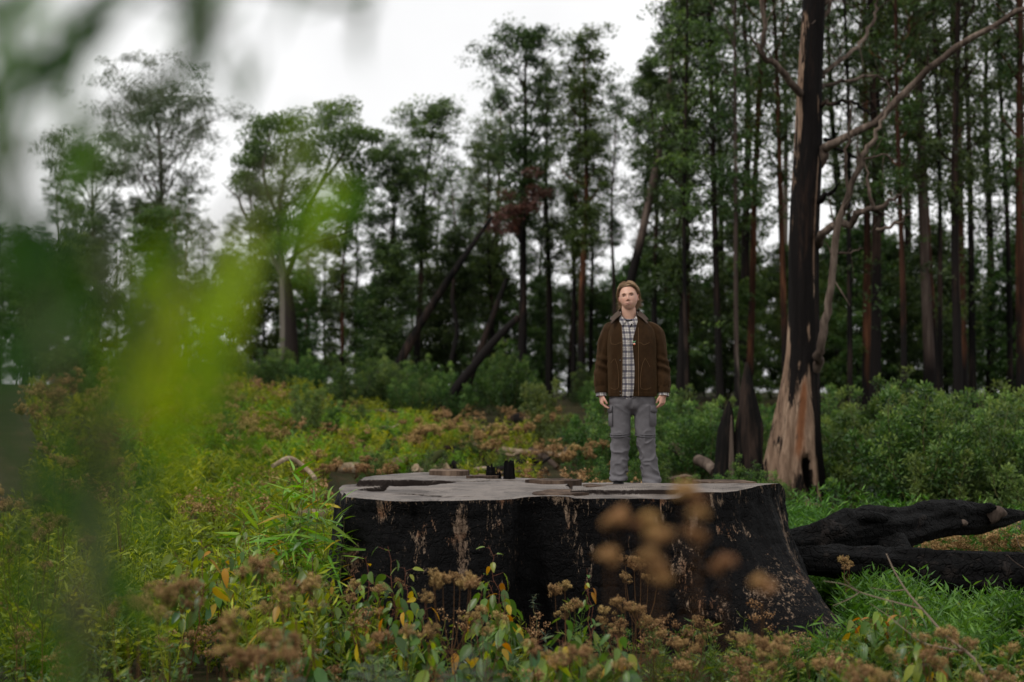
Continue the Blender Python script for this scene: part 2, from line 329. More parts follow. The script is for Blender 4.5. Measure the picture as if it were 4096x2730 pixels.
def stump_top(x, y):
    """height of the cut face: two felling levels, ledges, a hollow and a dip behind the front slab"""
    P = np.stack([x * 2, y * 2, x * 0], -1); n = fbm(P * 1.7, 4)
    z = 1.125 + .012 * n
    right = ss(.47, .50, x + .03 * fbm(P * 2.3 + 4, 2) - .02 * (y - 12))                # right-hand felling cut sits a little higher
    zr = 1.150 + .012 * n + .022 * ss(.5, 1.2, x) * ss(11.3, 11.8, y) - .075 * ss(11.98, 12.28, y)
    z = z * (1 - right) + zr * right
    edge = 11.46 + .05 * fbm(np.stack([x * 3, x * 0, x * 0 + 2], -1), 3)
    led = right * ss(edge + .012, edge - .012, y) * ss(1.38, 1.30, x); z = z - .034 * led      # low ledge along the front of the right half
    e2 = 11.55 + .25 * (x + 1.3) + .05 * fbm(np.stack([x * 5, x * 0 + 7, y * 0], -1), 3)
    # left: hollow, ledge behind it
    d = ((x + .95) / .40) ** 2 + ((y - 12.72) / .36) ** 2; d = d + .5 * fbm(P * 3.1 + 9, 3); z = z - .13 * ss(1.05, .75, d)
    lb = ss(-1.05, -1.10, x + .06 * fbm(P * 2 + 1, 3)) * ss(11.62, 11.66, y + .05 * fbm(P * 2.6 + 6, 3)); z = z - .06 * np.maximum(lb * ss(13.10, 13.05, y + .06 * fbm(P * 3 + 2, 2)), ss(-1.40, -1.44, x))
    gr = ss(.035, .0, np.abs(y - 12.9 - .25 * (x + .2) - .05 * fbm(P * 3, 2))) * ss(-.6, -.4, x) * ss(.6, .4, x); z = z - .05 * gr
    g2 = ss(.025, .0, np.abs(y - 11.25 - .12 * np.sin(x * 5) - .04 * fbm(P * 3 + 3, 2))) * ss(-1.0, -.85, x) * ss(-.25, -.4, x); z = z - .03 * g2
    return z
stump = thing('giant_stump', 'huge fire-blackened sawn tree stump with a grey cut top the man stands on', 'tree stump', (0, 0, 0))
NS = 90
s_ = np.linspace(0, 1, NS) ** .8
PX = CTR[0] + s_[:, None] * (outl[None, :, 0] - CTR[0]); PY = CTR[1] + s_[:, None] * (outl[None, :, 1] - CTR[1])
PZ = stump_top(PX, PY)
e_ = .012; sl_ = np.hypot(stump_top(PX + e_, PY) - stump_top(PX - e_, PY), stump_top(PX, PY + e_) - stump_top(PX, PY - e_)) / (2 * e_)
chm = np.clip(ss(.35, .9, sl_) + ss(1.075, 1.03, PZ) * (PX < -.4), 0, 1)        # steep split faces and the low left hollow are coloured darker
mb = MB(); mb.grid(np.stack([PX, PY, PZ], -1), closed_v=True, col=np.repeat(chm.reshape(-1, 1), 3, 1))
mb.build('cut_face', M_CUT, stump, cols=True)
# flank: from the cut edge down to the flared, buttressed foot
NV = 90; v_ = np.linspace(0, 1, NV)[:, None]
nrm = np.stack([np.gradient(outl[:, 1]), -np.gradient(outl[:, 0])], -1)
k_ = np.ones(25) / 25
for c_ in (0, 1): nrm[:, c_] = np.convolve(np.concatenate([nrm[-12:, c_], nrm[:, c_], nrm[:12, c_]]), k_, 'valid')
nrm = unit(nrm)
ox, oy = outl[:, 0], outl[:, 1]
flare = .16 + .42 * ss(1.2, 2.3, ox) + .14 * ss(11.2, 10.7, oy) + .12 * ss(-.9, -1.4, ox)
flare = flare * (1 + .5 * fbm(np.stack([np.cos(th_) * 2.2, np.sin(th_) * 2.2, th_ * 0 + 1], -1), 3))
flare = flare + .30 * np.exp(-((ox - 2.0) / .35) ** 2) * ss(12.2, 11.4, oy)
prof = .35 * v_ + .65 * v_ ** 2.6
topz = stump_top(ox, oy); botz = -.35
Z = topz[None] * (1 - v_) + botz * v_
but = (1.55 * np.exp(-((ox - 2.0) / .50) ** 2) * ss(12.35, 11.7, oy) + .25 * np.exp(-((ox + .9) / .5) ** 2) * ss(12, 11, oy))[None] * (.12 * v_ + .88 * v_ ** 2.4)     # the big root running out towards the camera
X = ox[None] + nrm[None, :, 0] * flare[None] * prof + (.20 + .30 * v_ ** 2) * but; Y = oy[None] + nrm[None, :, 1] * flare[None] * prof - but
arc = np.cumsum(np.linalg.norm(np.roll(outl, -1, 0) - outl, axis=1)); A2 = np.repeat(arc[None], NV, 0)
Pn = np.stack([A2 * 1.6, Z * .8, A2 * 0], -1)
dsp = .08 * fbm(Pn, 4) + .042 * fbm(np.stack([A2 * 7, Z * 2.2, A2 * 0 + 3], -1), 4) + .018 * np.abs(fbm(np.stack([A2 * 5, Z * 14, A2 * 0 + 9], -1), 3)) * -1
# scorched burl low on the front right
for bx, bz, br, ba in ((1.35, .62, .16, .10), (1.45, .28, .22, .12), (2.25, .33, .14, .10), (.2, .3, .3, -.06), (-1.2, .75, .07, -.05), (-1.18, .62, .05, -.05)):
    q = np.exp(-(((X - bx) / br) ** 2 + ((Z - bz) / br) ** 2)) * (Y < 12.3); dsp = dsp + ba * q * (1 + .8 * fbm(np.stack([A2 * 9, Z * 9, A2 * 0 + 5], -1), 3))
dsp = dsp * np.minimum(1, v_ * 14)
X = X + nrm[None, :, 0] * dsp; Y = Y + nrm[None, :, 1] * dsp
bare = np.zeros_like(X)
for bx, bz, bw, bh, ba in ((-.38, .88, .055, .26, 1.), (-.36, .62, .05, .16, .8), (-1.24, .66, .08, .12, .9), (.45, .98, .05, .16, .7), (-1.0, 1.05, .06, .12, .7), (1.42, .93, .05, .09, .9), (1.62, 1.08, .12, .06, .5),
                           (2.28, .72, .05, .3, .7), (1.5, .3, .2, .12, .5), (1.3, .55, .12, .14, .45), (-.75, .75, .16, .25, .30), (-1.28, .3, .08, .12, .6), (2.1, .38, .3, .2, .35), (2.42, .1, .2, .2, .45), (1.5, .9, .4, .3, .18)):
    bare = np.maximum(bare, ba * np.exp(-((X - bx) / bw) ** 2 - ((Z - bz) / bh) ** 2))
bare = np.maximum(bare, .35 * ss(.05, 0, v_) * np.ones_like(X))
mb = MB(); col = np.stack([bare, bare, bare], -1).reshape(-1, 3)
mb.grid(np.stack([X, Y, Z], -1), closed_v=True, col=col)
mb.build('charred_flank', M_CHAR, stump, cols=True)
def slab(name, poly, z0, th, parent, mats, seed, rough=.006):
    """a split plate of wood with ragged upright edges"""
    P = spline(np.array(list(poly) + [poly[0]]), 90)[:-1]; t = np.linspace(0, 2 * np.pi, 89, endpoint=False)
    P = P + .012 * np.stack([fbm(np.stack([np.cos(t) * 6, np.sin(t) * 6, t * 0 + seed], -1), 3), fbm(np.stack([np.cos(t) * 6 + 5, np.sin(t) * 6, t * 0 + seed], -1), 3)], -1)
    c = P.mean(0); b = MB(); s = np.linspace(0.0, 1, 14)[:, None, None]
    G = c + s * (P[None] - c); zz = z0 + th + rough * fbm(np.stack([G[..., 0] * 9, G[..., 1] * 9, G[..., 0] * 0 + seed], -1), 3)
    b.grid(np.concatenate([G, zz[..., None]], -1), closed_v=True)
    b.m = 1; v = np.linspace(0, 1, 6)[:, None]
    zt = zz[-1][None] * (1 - v) + (z0 - .03) * v; off = .006 * fbm(np.stack([t[None] * 12 + 0 * v, v * 3 + 0 * t[None], 0 * v + 0 * t[None] + seed], -1), 3)
    Q = c + (P[None] - c) * (1 + off[..., None]); b.grid(np.concatenate([Q, zt[..., None]], -1), closed_v=True)
    return b.build(name, mats, parent)
SM = [M_EDGE, M_EDGE]
slab('split_plate', [(-.80, 13.75), (-.5, 13.7), (-.42, 13.9), (-.6, 14.08), (-.78, 14.05)], 1.12, .05, stump, SM, 2)
slab('split_plate', [(-.42, 13.3), (-.2, 13.22), (-.12, 13.4), (-.3, 13.55)], 1.12, .03, stump, SM, 3)
slab('split_plate', [(.12, 12.75), (.38, 12.6), (.62, 12.75), (.5, 12.95), (.25, 12.95)], 1.115, .035, stump, SM, 4)
slab('split_plate', [(.57, 11.5), (.60, 11.38), (.28, 11.22), (.16, 11.42), (.3, 11.75), (.54, 11.8)], 1.115, .022, stump, SM, 5)
slab('split_plate', [(.62, 11.86), (1.0, 11.86), (1.02, 12.05), (.63, 12.1)], 1.135, .022, stump, SM, 6)
slab('split_plate', [(1.75, 12.25), (2.1, 12.3), (2.0, 12.6), (1.6, 12.6)], 1.10, .06, stump, SM, 7)
for (x, y, h, rr, sd) in ((-.20, 13.35, .12, .045, 1), (-.03, 13.32, .16, .055, 2), (-.13, 13.36, .05, .03, 3)):
    zz = np.linspace(-.06, h, 16); th = np.linspace(0, 2 * np.pi, 28, endpoint=False)
    TH, ZZ = np.meshgrid(th, zz)
    k = (1 - .25 * ((ZZ + .06) / (h + .06)) ** 2) * (1 + .1 * np.sign(np.sin(TH * 5 + sd)) + .18 * fbm(np.stack([np.cos(TH) * 2, np.sin(TH) * 2, ZZ * 9 + sd], -1), 3))
    top = (ZZ > h * .7) * .035 * fbm(np.stack([np.cos(TH) * 3, np.sin(TH) * 3, 0 * ZZ + sd], -1), 2)
    b = MB(); G = np.stack([x + rr * k * np.cos(TH), y + rr * .8 * k * np.sin(TH), 1.12 + ZZ + top], -1); b.grid(G, closed_v=True)
    e = G[-1]; b.grid(np.stack([e, e.mean(0) + (e - e.mean(0)) * .5 - (0, 0, .02), e.mean(0) + (e - e.mean(0)) * .02 - (0, 0, .03)]), closed_v=True)
    b.build('charred_splinter', M_SPIKE, stump)
# ------------------------------------------------------------------ the man on the stump
PXm, PYm = 1.050, 12.42; PZm = float(stump_top(np.array(PXm), np.array(PYm)))
man = thing('person', 'person in open brown corduroy jacket, plaid shirt and grey trousers standing on the stump', 'person', (PXm, PYm, PZm), rz=R(-4))
def remeshed(mb, voxel, smooth=0):
    me = mb.mesh('tmp', []); o = bpy.data.objects.new('tmp', me); C.objects.link(o)
    m = o.modifiers.new('r', 'REMESH'); m.mode = 'VOXEL'; m.voxel_size = voxel
    if smooth: s = o.modifiers.new('s', 'SMOOTH'); s.iterations = smooth; s.factor = .5
    ev = o.evaluated_get(bpy.context.evaluated_depsgraph_get()); r = ev.to_mesh()
    V = np.zeros(len(r.vertices) * 3, np.float32); r.vertices.foreach_get('co', V); Nn = np.zeros(len(r.vertices) * 3, np.float32); r.vertex_normals.foreach_get('vector', Nn)
    L = np.zeros(len(r.loops), np.int32); r.loops.foreach_get('vertex_index', L); ls = np.zeros(len(r.polygons), np.int32); r.polygons.foreach_get('loop_total', ls)
    st = np.concatenate([[0], np.cumsum(ls)[:-1]]); F = np.full((len(ls), 4), -1); F[:, 0] = L[st]; F[:, 1] = L[st + 1]; F[:, 2] = L[st + 2]; q = ls == 4; F[q, 3] = L[st[q] + 3]
    ev.to_mesh_clear(); bpy.data.objects.remove(o); bpy.data.meshes.remove(me)
    return V.reshape(-1, 3).astype(float), F, Nn.reshape(-1, 3).astype(float)
def from_vf(V, F, col=None):
    b = MB(); b.V = [V]; b.F = [F]; b.n = len(V); b.T = [np.full(len(V), .5)]; b.K = [np.concatenate([np.ones((len(V), 3)) if col is None else col, np.ones((len(V), 1))], 1)]; b.mi = [np.zeros(len(F), int)]; return b
def rings(rows, n=64, interp=40, p=None):
    """superellipse rings: rows of z, cx, cy, a, b, exponent -> grid"""
    Rw = np.array(rows, float); zz = np.linspace(0, 1, interp); t = np.linspace(0, 1, len(Rw)); S = spline(Rw, interp); th = np.linspace(0, 2 * np.pi, n, endpoint=False) if p is None else p
    c, s = np.cos(th), np.sin(th); e = 2 / S[:, 5:6]
    X = S[:, 1:2] + S[:, 3:4] * np.sign(c) * np.abs(c)[None] ** e; Y = S[:, 2:3] + S[:, 4:5] * np.sign(s) * np.abs(s)[None] ** e
    return np.stack([X, Y, np.repeat(S[:, 0:1], len(th), 1)], -1)
def capped(mb, G, **k):
    mb.grid(G, closed_v=True, **k)
    for e in (0, -1):
        c = G[e].mean(0); mb.grid(np.stack([G[e], np.repeat(c[None], G.shape[1], 0) + (G[e] - c) * .01]), closed_v=True, **k)
HC = np.array((-.031, -.012, 1.672)); RO, YA = R(6.5), R(-5)
Rh = np.array(Matrix.Rotation(-RO, 3, 'Y') @ Matrix.Rotation(YA, 3, 'Z') @ Matrix.Rotation(R(-5), 3, 'X'))
def headpt(p): return np.asarray(p) @ Rh.T + HC
g_ = lambda x, s: np.exp(-(x / s) ** 2)
def head_grid():
    el = np.linspace(-np.pi / 2, np.pi / 2, 120)[:, None]; az = np.linspace(0, 2 * np.pi, 150, endpoint=False)[None]
    x = np.cos(el) * np.sin(az); y = -np.cos(el) * np.cos(az); z = np.sin(el) + 0 * az
    p = np.stack([x * .0785, y * .095, z * .118], -1); X, Y, Z = p[..., 0], p[..., 1], p[..., 2]
    fr = np.clip(-y, 0, 1)
    X = X * (1 - .16 * ss(-.03, -.115, Z)) * (1 + .10 * ss(-.055, -.10, Z) * fr); Z = np.where(Z < 0, Z * 1.07, Z)
    Y = Y - .028 * ss(-.025, -.095, Z) * fr ** .8 - .004 * fr
    Y = np.where(Y > 0, Y * (1 - .35 * ss(-.02, -.10, Z)), Y)
    Y = Y - fr * .005 * g_(Z - .020, .012) * g_(X, .055)
    for s in (-1, 1):
        Y = Y + fr * .0125 * g_(Z + .001, .0115) * g_(X - s * .031, .0165) - fr * .004 * g_(Z - .009, .004) * g_(X - s * .033, .016); Y = Y - fr * .005 * g_(Z + .035, .018) * g_(X - s * .048, .018)
        Y = Y - fr * .006 * g_(Z + .043, .006) * g_(X - s * .0125, .006) + fr * .003 * g_(Z + .055, .012) * g_(X - s * .030, .006)
    nz = np.where(Z > -.037, ss(.022, -.037, Z) ** .85, ss(-.050, -.038, Z)); Y = Y - fr * .0275 * nz * g_(X, .0085 + .0055 * ss(0, -.04, Z))
    Y = Y - fr * .0070 * g_(Z + .0650, .0048) * g_(X, .019) - fr * .0080 * g_(Z + .0785, .0052) * g_(X, .017) + fr * .0075 * g_(Z + .0715, .0026) * g_(X, .025) + fr * .0060 * g_(Z + .091, .006) * g_(X, .022) - fr * .009 * g_(Z + .112, .012) * g_(X, .020)
    return np.stack([X, Y, Z], -1)
body = MB(); body.grid(headpt(head_grid()), closed_v=True)
for s in (-1, 1):                                                      # ears
    u = np.linspace(0, 2 * np.pi, 40, endpoint=False); b = []
    for q, dx in ((.0, .002), (.6, .004), (.85, .010), (1., .012), (.95, .006), (.6, .0)):
        b.append(np.stack([s * (.0765 + dx + .008 * np.clip(np.cos(u), 0, 1) * q), .012 + .017 * q * np.sin(u) * (1 + .2 * np.cos(u)) + .004 * np.cos(u), -.014 + .031 * q * np.cos(u)], -1))
    body.grid(headpt(np.array(b)), closed_v=True)
nk = rings([(1.40, -.018, .02, .085, .075, 2), (1.46, -.020, .015, .068, .066, 2), (1.52, -.026, .008, .062, .066, 2), (1.58, -.030, .005, .060, .068, 2), (1.64, -.032, .005, .05, .06, 2)]); capped(body, nk)
capped(body, rings([(.735, 0, .005, .14, .08, 2.3), (.85, 0, 0, .165, .105, 2.4), (1.05, -.005, 0, .16, .10, 2.4), (1.25, -.01, .0, .185, .11, 2.5), (1.37, -.015, .01, .185, .10, 2.5), (1.42, -.018, .015, .13, .085, 2.2), (1.45, -.02, .015, .08, .07, 2)]))
for s in (-1, 1):
    xk = -.105 if s < 0 else .111; xa = -.12 if s < 0 else .16
    body.tube(spline([(s * .085, 0, .78), (s * .10, 0, .66), (xk, -.01, .475), (xa * .95, .012, .25), (xa, .015, .07)], 30), np.interp(np.linspace(0, 1, 30), (0, .3, .5, .62, .8, 1), (.085, .078, .055, .053, .045, .036)), 20)
    body.tube(np.array([(xa, .03, .045), (xa + s * .01, -.06, .03), (xa + s * .02, -.13, .025)]), (.030, .022, .015), 14)
    body.tube(spline([(s * .15, .01, 1.36), (s * .215, .012, 1.29), (s * .250, .012, 1.13), (s * .266, -.002, 1.02), (s * .272, -.025, .88), (s * .272, -.033, .80)], 30), np.interp(np.linspace(0, 1, 30), (0, .3, .55, .75, 1), (.05, .046, .038, .036, .026)), 18)
def hand(W, w, l, n, curl, th_bend, sc_=1.0):
    """palm with four bent fingers and an opposed thumb; w wrist-to-knuckles, l towards the thumb, n palm side"""
    w, l, n = unit(w), unit(l), unit(n); f = lambda a, b, c: W + sc_ * (w * a + l * b + n * c)
    b = []
    for a, hw, hh in ((-.012, .024, .019), (.01, .029, .018), (.04, .037, .017), (.07, .040, .0155), (.086, .039, .013)):
        u = np.linspace(0, 2 * np.pi, 28, endpoint=False); b.append(np.stack([f(a, hw * np.sign(math.cos(q)) * abs(math.cos(q)) ** .8, hh * math.sin(q)) for q in u]))
    capped(body, np.array(b))
    for k, (lb, ln) in enumerate(((.029, .072), (.010, .080), (-.010, .074), (-.028, .058))):
        p = f(.080, lb, 0.0); ang = .15 + curl * .25; P = [f(.055, lb, 0), p]; sp = .10 * (lb / .03)
        for seg, bend in ((.45, curl * (.55 + .08 * k)), (.30, curl * (.75 + .08 * k)), (.25, curl * .5)):
            ang += bend; p = p + sc_ * ln * seg * (math.cos(ang) * (w + l * sp) + math.sin(ang) * n); P.append(p)
        body.tube(spline(P, 16), np.interp(np.linspace(0, 1, 16), (0, .3, .9, 1), (.0095, .0092, .0078, .005)) * sc_, 12)
    P = [f(.012, .018, .006), f(.032, .038, .012), f(.058, .048, .018 + .01 * th_bend), f(.082, .046, .024 + .02 * th_bend)]; body.tube(spline(P, 14), np.array([.0135] * 4 + [.0115] * 5 + [.0095] * 4 + [.006]) * sc_, 12)
hand(np.array((-.272, -.034, .822)), (.10, -.12, -1), (.25, -1, -.1), (1, .25, 0), .62, .6)
hand(np.array((.268, -.034, .826)), (-.12, -.10, -1), (-.62, -.78, -.05), (-.75, .62, 0), .55, .3)
V, F, Nn = remeshed(body, .0050, 1)
Hl = (V - HC) @ Rh; skin = np.tile(np.array((.56, .325, .235)), (len(V), 1)); hx, hy, hz = Hl.T; hd = (V[:, 2] > 1.5) & (np.abs(hx) < .12)
def blend(m, c): skin[:] = skin * (1 - m[:, None]) + np.array(c) * m[:, None]
frn = hd * (hy < -.02)
blend(frn * .55 * (g_(hz + .04, .02) * (g_(hx - .045, .02) + g_(hx + .045, .02))), (.52, .22, .155)); blend(frn * .5 * g_(hz + .04, .014) * g_(hx, .02), (.50, .20, .14))
blend(frn * .7 * g_(hz + .0715, .0085) * g_(hx, .027), (.36, .115, .095)); blend(frn * .95 * g_(hz + .0715, .0034) * g_(hx, .029), (.16, .05, .045))
blend(hd * .08 * ss(-.055, -.085, hz) * ss(.06, -.02, hy) * ss(-.16, -.125, hz) * (1 - g_(hz + .0695, .008) * g_(hx, .024)), (.27, .165, .125)); blend(hd * .5 * (np.abs(hx) > .072) * g_(hz + .014, .04), (.52, .19, .14))
blend(frn * .6 * (g_(hx - .031, .017) + g_(hx + .031, .017)) * g_(hz - .003, .010), (.26, .12, .085)); blend(frn * .7 * g_(hz + .049, .004) * (g_(hx - .008, .005) + g_(hx + .008, .005)), (.12, .04, .03)); blend((V[:, 2] < .84) * .35, (.52, .24, .18))
t = NT('skin'); a_ = t.attr('Col', 0); n_ = t.noise(t.coord(), 60, 4); t.bsdf(t.mix(.25, a_, t.mix(n_, (.34, .17, .12), (.6, .36, .27))), .5, .4, t.bump(n_, .002, .3), **{'Subsurface Weight': .12, 'Subsurface Radius': (.02, .008, .004), 'Subsurface Scale': .5}); M_SKIN = t.m
from_vf(V, F, skin).build('body', M_SKIN, man, cols=True)
# eyes and brows
def ball(mb, c, r, n=16, sy=1.0, **k):
    el = np.linspace(-np.pi / 2, np.pi / 2, n)[:, None]; az = np.linspace(0, 2 * np.pi, n * 2, endpoint=False)[None]; P = np.stack([np.cos(el) * np.cos(az), sy * np.cos(el) * np.sin(az), np.sin(el) + 0 * az], -1) * r + np.asarray(c); mb.grid(P, closed_v=True, **k)
M_EYE = plain('eye_white', (.42, .36, .33), .25, .5, .1); M_IRIS = plain('iris', (.035, .03, .025), .15, .5); M_LID = plain('eyelid_skin', (.42, .22, .16), .5); M_HAIRD = plain('brow_hair', (.11, .062, .032), .8, .2)
for s in (-1, 1):
    mb = MB(); ball(mb, (0, 0, 0), .0118); e = mb.build('eye', M_EYE, man); e.location = Vector(headpt((s * .0315, -.0705, -.0015))); mb = MB(); ball(mb, (-.0028 if s < 0 else .0006, -.0062, .0002), .0060); i_ = mb.build('iris', M_IRIS, e)
    mb = MB(); k = np.linspace(0, 1, 12); P = headpt(np.stack([s * (.013 + .036 * k), -.0985 + .016 * k ** 2.2 + .002, .0125 + .0055 * np.sin(k * 2.4) - .001 * k], -1)); mb.tube(P, .0042 * np.sin(np.pi * (.12 + .83 * k)) ** .6, 8); mb.build('eyebrow', M_HAIRD, man)
    mb = MB(); k = np.linspace(-1, 1, 14)
    for zo_, rr_, yo_ in ((.0062, .0042, -.0805), (-.0085, .0034, -.0792)): P = headpt(np.stack([s * .0315 + .0165 * k, yo_ + .0075 * np.abs(k) ** 2, zo_ * (1 - .55 * k ** 2)], -1)); mb.tube(P, rr_ * (1 - .4 * k ** 4), 8)
    mb.build('eyelid', M_LID, man); mb = MB(); P = headpt(np.stack([s * .0315 + .0155 * k, -.0838 + .0075 * k ** 2, .0034 * (1 - .75 * k ** 2)], -1)); mb.tube(P, .0012, 6); mb.build('lash_line', M_HAIRD, man)
# hair: scalp cap and combed-back locks
t = NT('light_brown_hair'); f_ = t.attr('tint'); n_ = t.noise(t.coord((40, 40, 40)), 1, 3); c_ = t.ramp(f_, (0., (.05, .028, .013)), (.5, (.20, .115, .052)), (1., (.42, .27, .14))); t.bsdf(t.mix(n_, c_, t.mix(.5, c_, (.04, .02, .01))), .45, .45); M_HAIR = t.m
def skull(az, el, k=0.0): ce = np.cos(el); return np.stack([np.sin(az) * ce * (.0795 + k), -np.cos(az) * ce * (.097 + k) + .004, np.sin(el) * (.119 + k)], -1)
rngh = np.random.RandomState(4); hair = MB()
aza = np.linspace(-np.pi, np.pi, 80, endpoint=False); lim = R(1) * np.interp(np.abs(np.degrees(aza)), (0, 25, 45, 60, 72, 82, 96, 112, 150, 180), (40, 40, 36, 28, 18, 10, 8, -28, -52, -52)); elk = np.linspace(0, 1, 24)[:, None]
EL = lim[None] + (np.pi / 2 - lim[None]) * elk; CAP = skull(aza[None] + 0 * EL, EL, .005); hair.grid(headpt(CAP), closed_v=True, tint=.12)
PART = -.30
for i in range(1400):
    a0 = rngh.uniform(-np.pi, np.pi); l0 = np.interp(a0, aza, lim, period=2 * np.pi); e0 = l0 + (np.pi / 2 * .97 - l0) * rngh.rand() ** 1.25
    s = 1 if a0 > PART + rngh.normal() * .22 and a0 < np.pi - .2 else -1; fa = abs(a0); k = np.linspace(0, 1, 9); front = fa < 1.25
    if front: a1 = s * rngh.uniform(1.65, 2.5); ln = rngh.uniform(.75, 1.0)
    else: a1 = np.sign(a0) * min(np.pi, fa + rngh.uniform(.0, .35)); ln = 1.
    e1 = R(rngh.uniform(-42, -12)) if fa > 1.3 or rngh.rand() < .45 else R(rngh.uniform(5, 30))
    if abs(a1) > 1.8: e1 = R(rngh.uniform(-58, -30))
    az = a0 + (a1 - a0) * (k ** .62 if front else k ** .9) * ln; el = e0 + (e1 - e0) * (k ** 1.9 if front else k ** 1.25); el = np.where(np.abs(az) < 1.95, np.maximum(el, np.interp(az, aza, lim, period=2 * np.pi) + .02), el)
    lift = .005 + (.016 if front else .004) * np.sin(np.pi * np.clip(k * 1.1, 0, 1)) * rngh.uniform(.6, 1.2) + (.028 * rngh.rand() * k ** 4 if e1 < R(-25) else 0); 
    Pk = skull(az, el, 0) ; nrm_ = unit(Pk * np.array((1.5, 1.0, .7))); Pk = Pk + nrm_ * lift[:, None]
    if front: Pk = Pk + np.array((0, 0, .005)) * np.sin(np.pi * k)[:, None] * (e0 > R(25))
    Pk = Pk + .0018 * rngh.normal(size=3) * np.sin(k * 7 + rngh.rand() * 6)[:, None]
    w_ = rngh.uniform(.0011, .0027); hair.tube(headpt(Pk), w_ * np.sin(np.pi * (.14 + .82 * k)) ** .7, 4, tint=np.clip(rngh.normal(.5, .2) + .25 * (e0 > R(45)), 0, 1))
for i in range(420):                                                   # flicked-out ends at the nape and jaw
    s = rngh.choice((-1, 1)); a0 = s * rngh.uniform(2.0, 2.8); k = np.linspace(0, 1, 9); st = skull(np.array(a0), np.array(R(rngh.uniform(-22, 5))), .010); out = np.array((s * rngh.uniform(-.006, .030), rngh.uniform(.0, .02), -rngh.uniform(.03, .08))); Pk = st + out * k[:, None] + np.array((s * .020, 0, .012)) * (k ** 3)[:, None] * rngh.rand() * 1.6
    w_ = rngh.uniform(.0010, .0024); hair.tube(headpt(Pk), w_ * (1 - .85 * k ** 1.5), 4, tint=np.clip(rngh.normal(.58, .2), 0, 1))
hair.build('hair', M_HAIR, man)

# clothing ------------------------------------------------------------
def cloth(name, c0, c1, rough=.9, cord=0.0, scale=220, sheen=.0, wear=None):
    t = NT(name); p = t.coord(); n = t.noise(p, 7, 5, .65); f = t.noise(p, scale, 3, .6); m = t.noise(p, 28, 5, .7); c = t.mix(t.math('ADD', t.math('MULTIPLY', n, .65), t.math('MULTIPLY', m, .35)), c0, c1); h = f
    if cord:
        wv = t.n('TexWave', {'Vector': t.coord((1, .35, .02)), 'Scale': cord, 'Distortion': .6, 'Detail': 2}, wave_type='BANDS', bands_direction='X').outputs[1]; c = t.mix(t.math('MULTIPLY', wv, .25), c, tuple(x * .45 for x in c0)); h = t.math('ADD', f, wv)
    t.bsdf(c, rough, .15, t.bump(h, .004, .5), sheen, **({'Sheen Tint': (.9, .6, .3, 1), 'Sheen Roughness': .4} if sheen else {})); return t.m
M_CORD = cloth('brown_corduroy', (.008, .0037, .0011), (.062, .029, .009), cord=85, sheen=.10); M_COLLAR = cloth('grey_brown_collar', (.045, .030, .022), (.085, .060, .046)); M_SEAM = plain('tan_seam', (.12, .066, .028), .8)
M_TROU = cloth('grey_trouser_cloth', (.092, .086, .092), (.135, .126, .132), .75); M_TROUD = cloth('grey_trouser_seam', (.075, .07, .075), (.10, .095, .10), .8); M_SHOE = plain('black_shoe', (.012, .011, .011), .6); M_SNAP = plain('dark_snap', (.05, .045, .04), .3, .6); M_BLACK = plain('black_cloth', (.008, .008, .009), .9)
def plaid():
    t = NT('navy_cream_plaid'); s = t.n('SeparateXYZ', {0: t.n('TexCoord').outputs['Object']}); wob = t.math('MULTIPLY', t.math('SUBTRACT', t.noise(t.coord(), 14, 3), .5), .012)
    def band(v, per, lo, hi, off=0.0):
        fr = t.math('FRACT', t.math('ADD', t.math('DIVIDE', t.math('ADD', v, wob), per), 50 + off)); return t.math('MULTIPLY', t.math('GREATER_THAN', fr, lo), t.math('LESS_THAN', fr, hi))
    xs = t.math('ADD', s.outputs[0], t.math('MULTIPLY', s.outputs[1], .6)); X1, Z1 = band(xs, .050, .05, .42), band(s.outputs[2], .056, .05, .42); X2, Z2 = band(xs, .050, .66, .76), band(s.outputs[2], .056, .66, .76)
    c = t.mix(t.math('MULTIPLY', X1, .62), (.50, .46, .42), (.028, .026, .058)); c = t.mix(t.math('MULTIPLY', Z1, .68), c, (.022, .021, .05)); c = t.mix(t.math('MULTIPLY', t.math('MAXIMUM', X2, Z2), .45), c, (.05, .045, .075)); n = t.noise(t.coord(), 260, 3)
    t.bsdf(c, .9, .1, t.bump(t.math('ADD', n, t.noise(t.coord((12, 12, 4)), 1, 3)), .012, .5)); return t.m
M_PLAID = plaid()
TOR = [(.800, .000, .0, .206, .135, 2.6), (.86, .000, .0, .214, .142, 2.6), (.96, .000, .0, .216, .145, 2.6), (1.10, -.003, .0, .215, .146, 2.6), (1.24, -.006, .0, .216, .142, 2.6), (1.33, -.008, .004, .212, .134, 2.6), (1.395, -.010, .008, .195, .122, 2.5), (1.445, -.014, .012, .160, .108, 2.3), (1.490, -.020, .014, .116, .094, 2.1), (1.525, -.024, .014, .090, .086, 2.0)]
TORS = spline(np.array(TOR), 200)
def yfront(x, z, off=0.0):
    """front surface of the jacket at x, z"""
    r = [np.interp(z, TORS[:, 0], TORS[:, k]) for k in range(1, 6)]; q = np.clip(np.abs((x - r[0]) / r[2]), 0, .999); return r[1] - r[3] * (1 - q ** r[4]) ** (1 / r[4]) - off - folds(x, z)
def folds(x, z): return .016 * fbm(np.stack([np.asarray(x) * 16, np.asarray(x) * 0 + 2, np.asarray(z) * 4.5], -1), 3) + .004 * np.sin(np.asarray(x) * 75 + 5 * np.asarray(z)) * ss(1.0, .86, z)
XL = lambda z: np.interp(z, (.80, 1.0, 1.3, 1.40, 1.45, 1.50), (-.092, -.088, -.086, -.090, -.100, -.095)); XR = lambda z: np.interp(z, (.80, .9, 1.05, 1.25, 1.33, 1.41, 1.45, 1.5), (.004, .014, .020, .000, .012, .036, .046, .040))
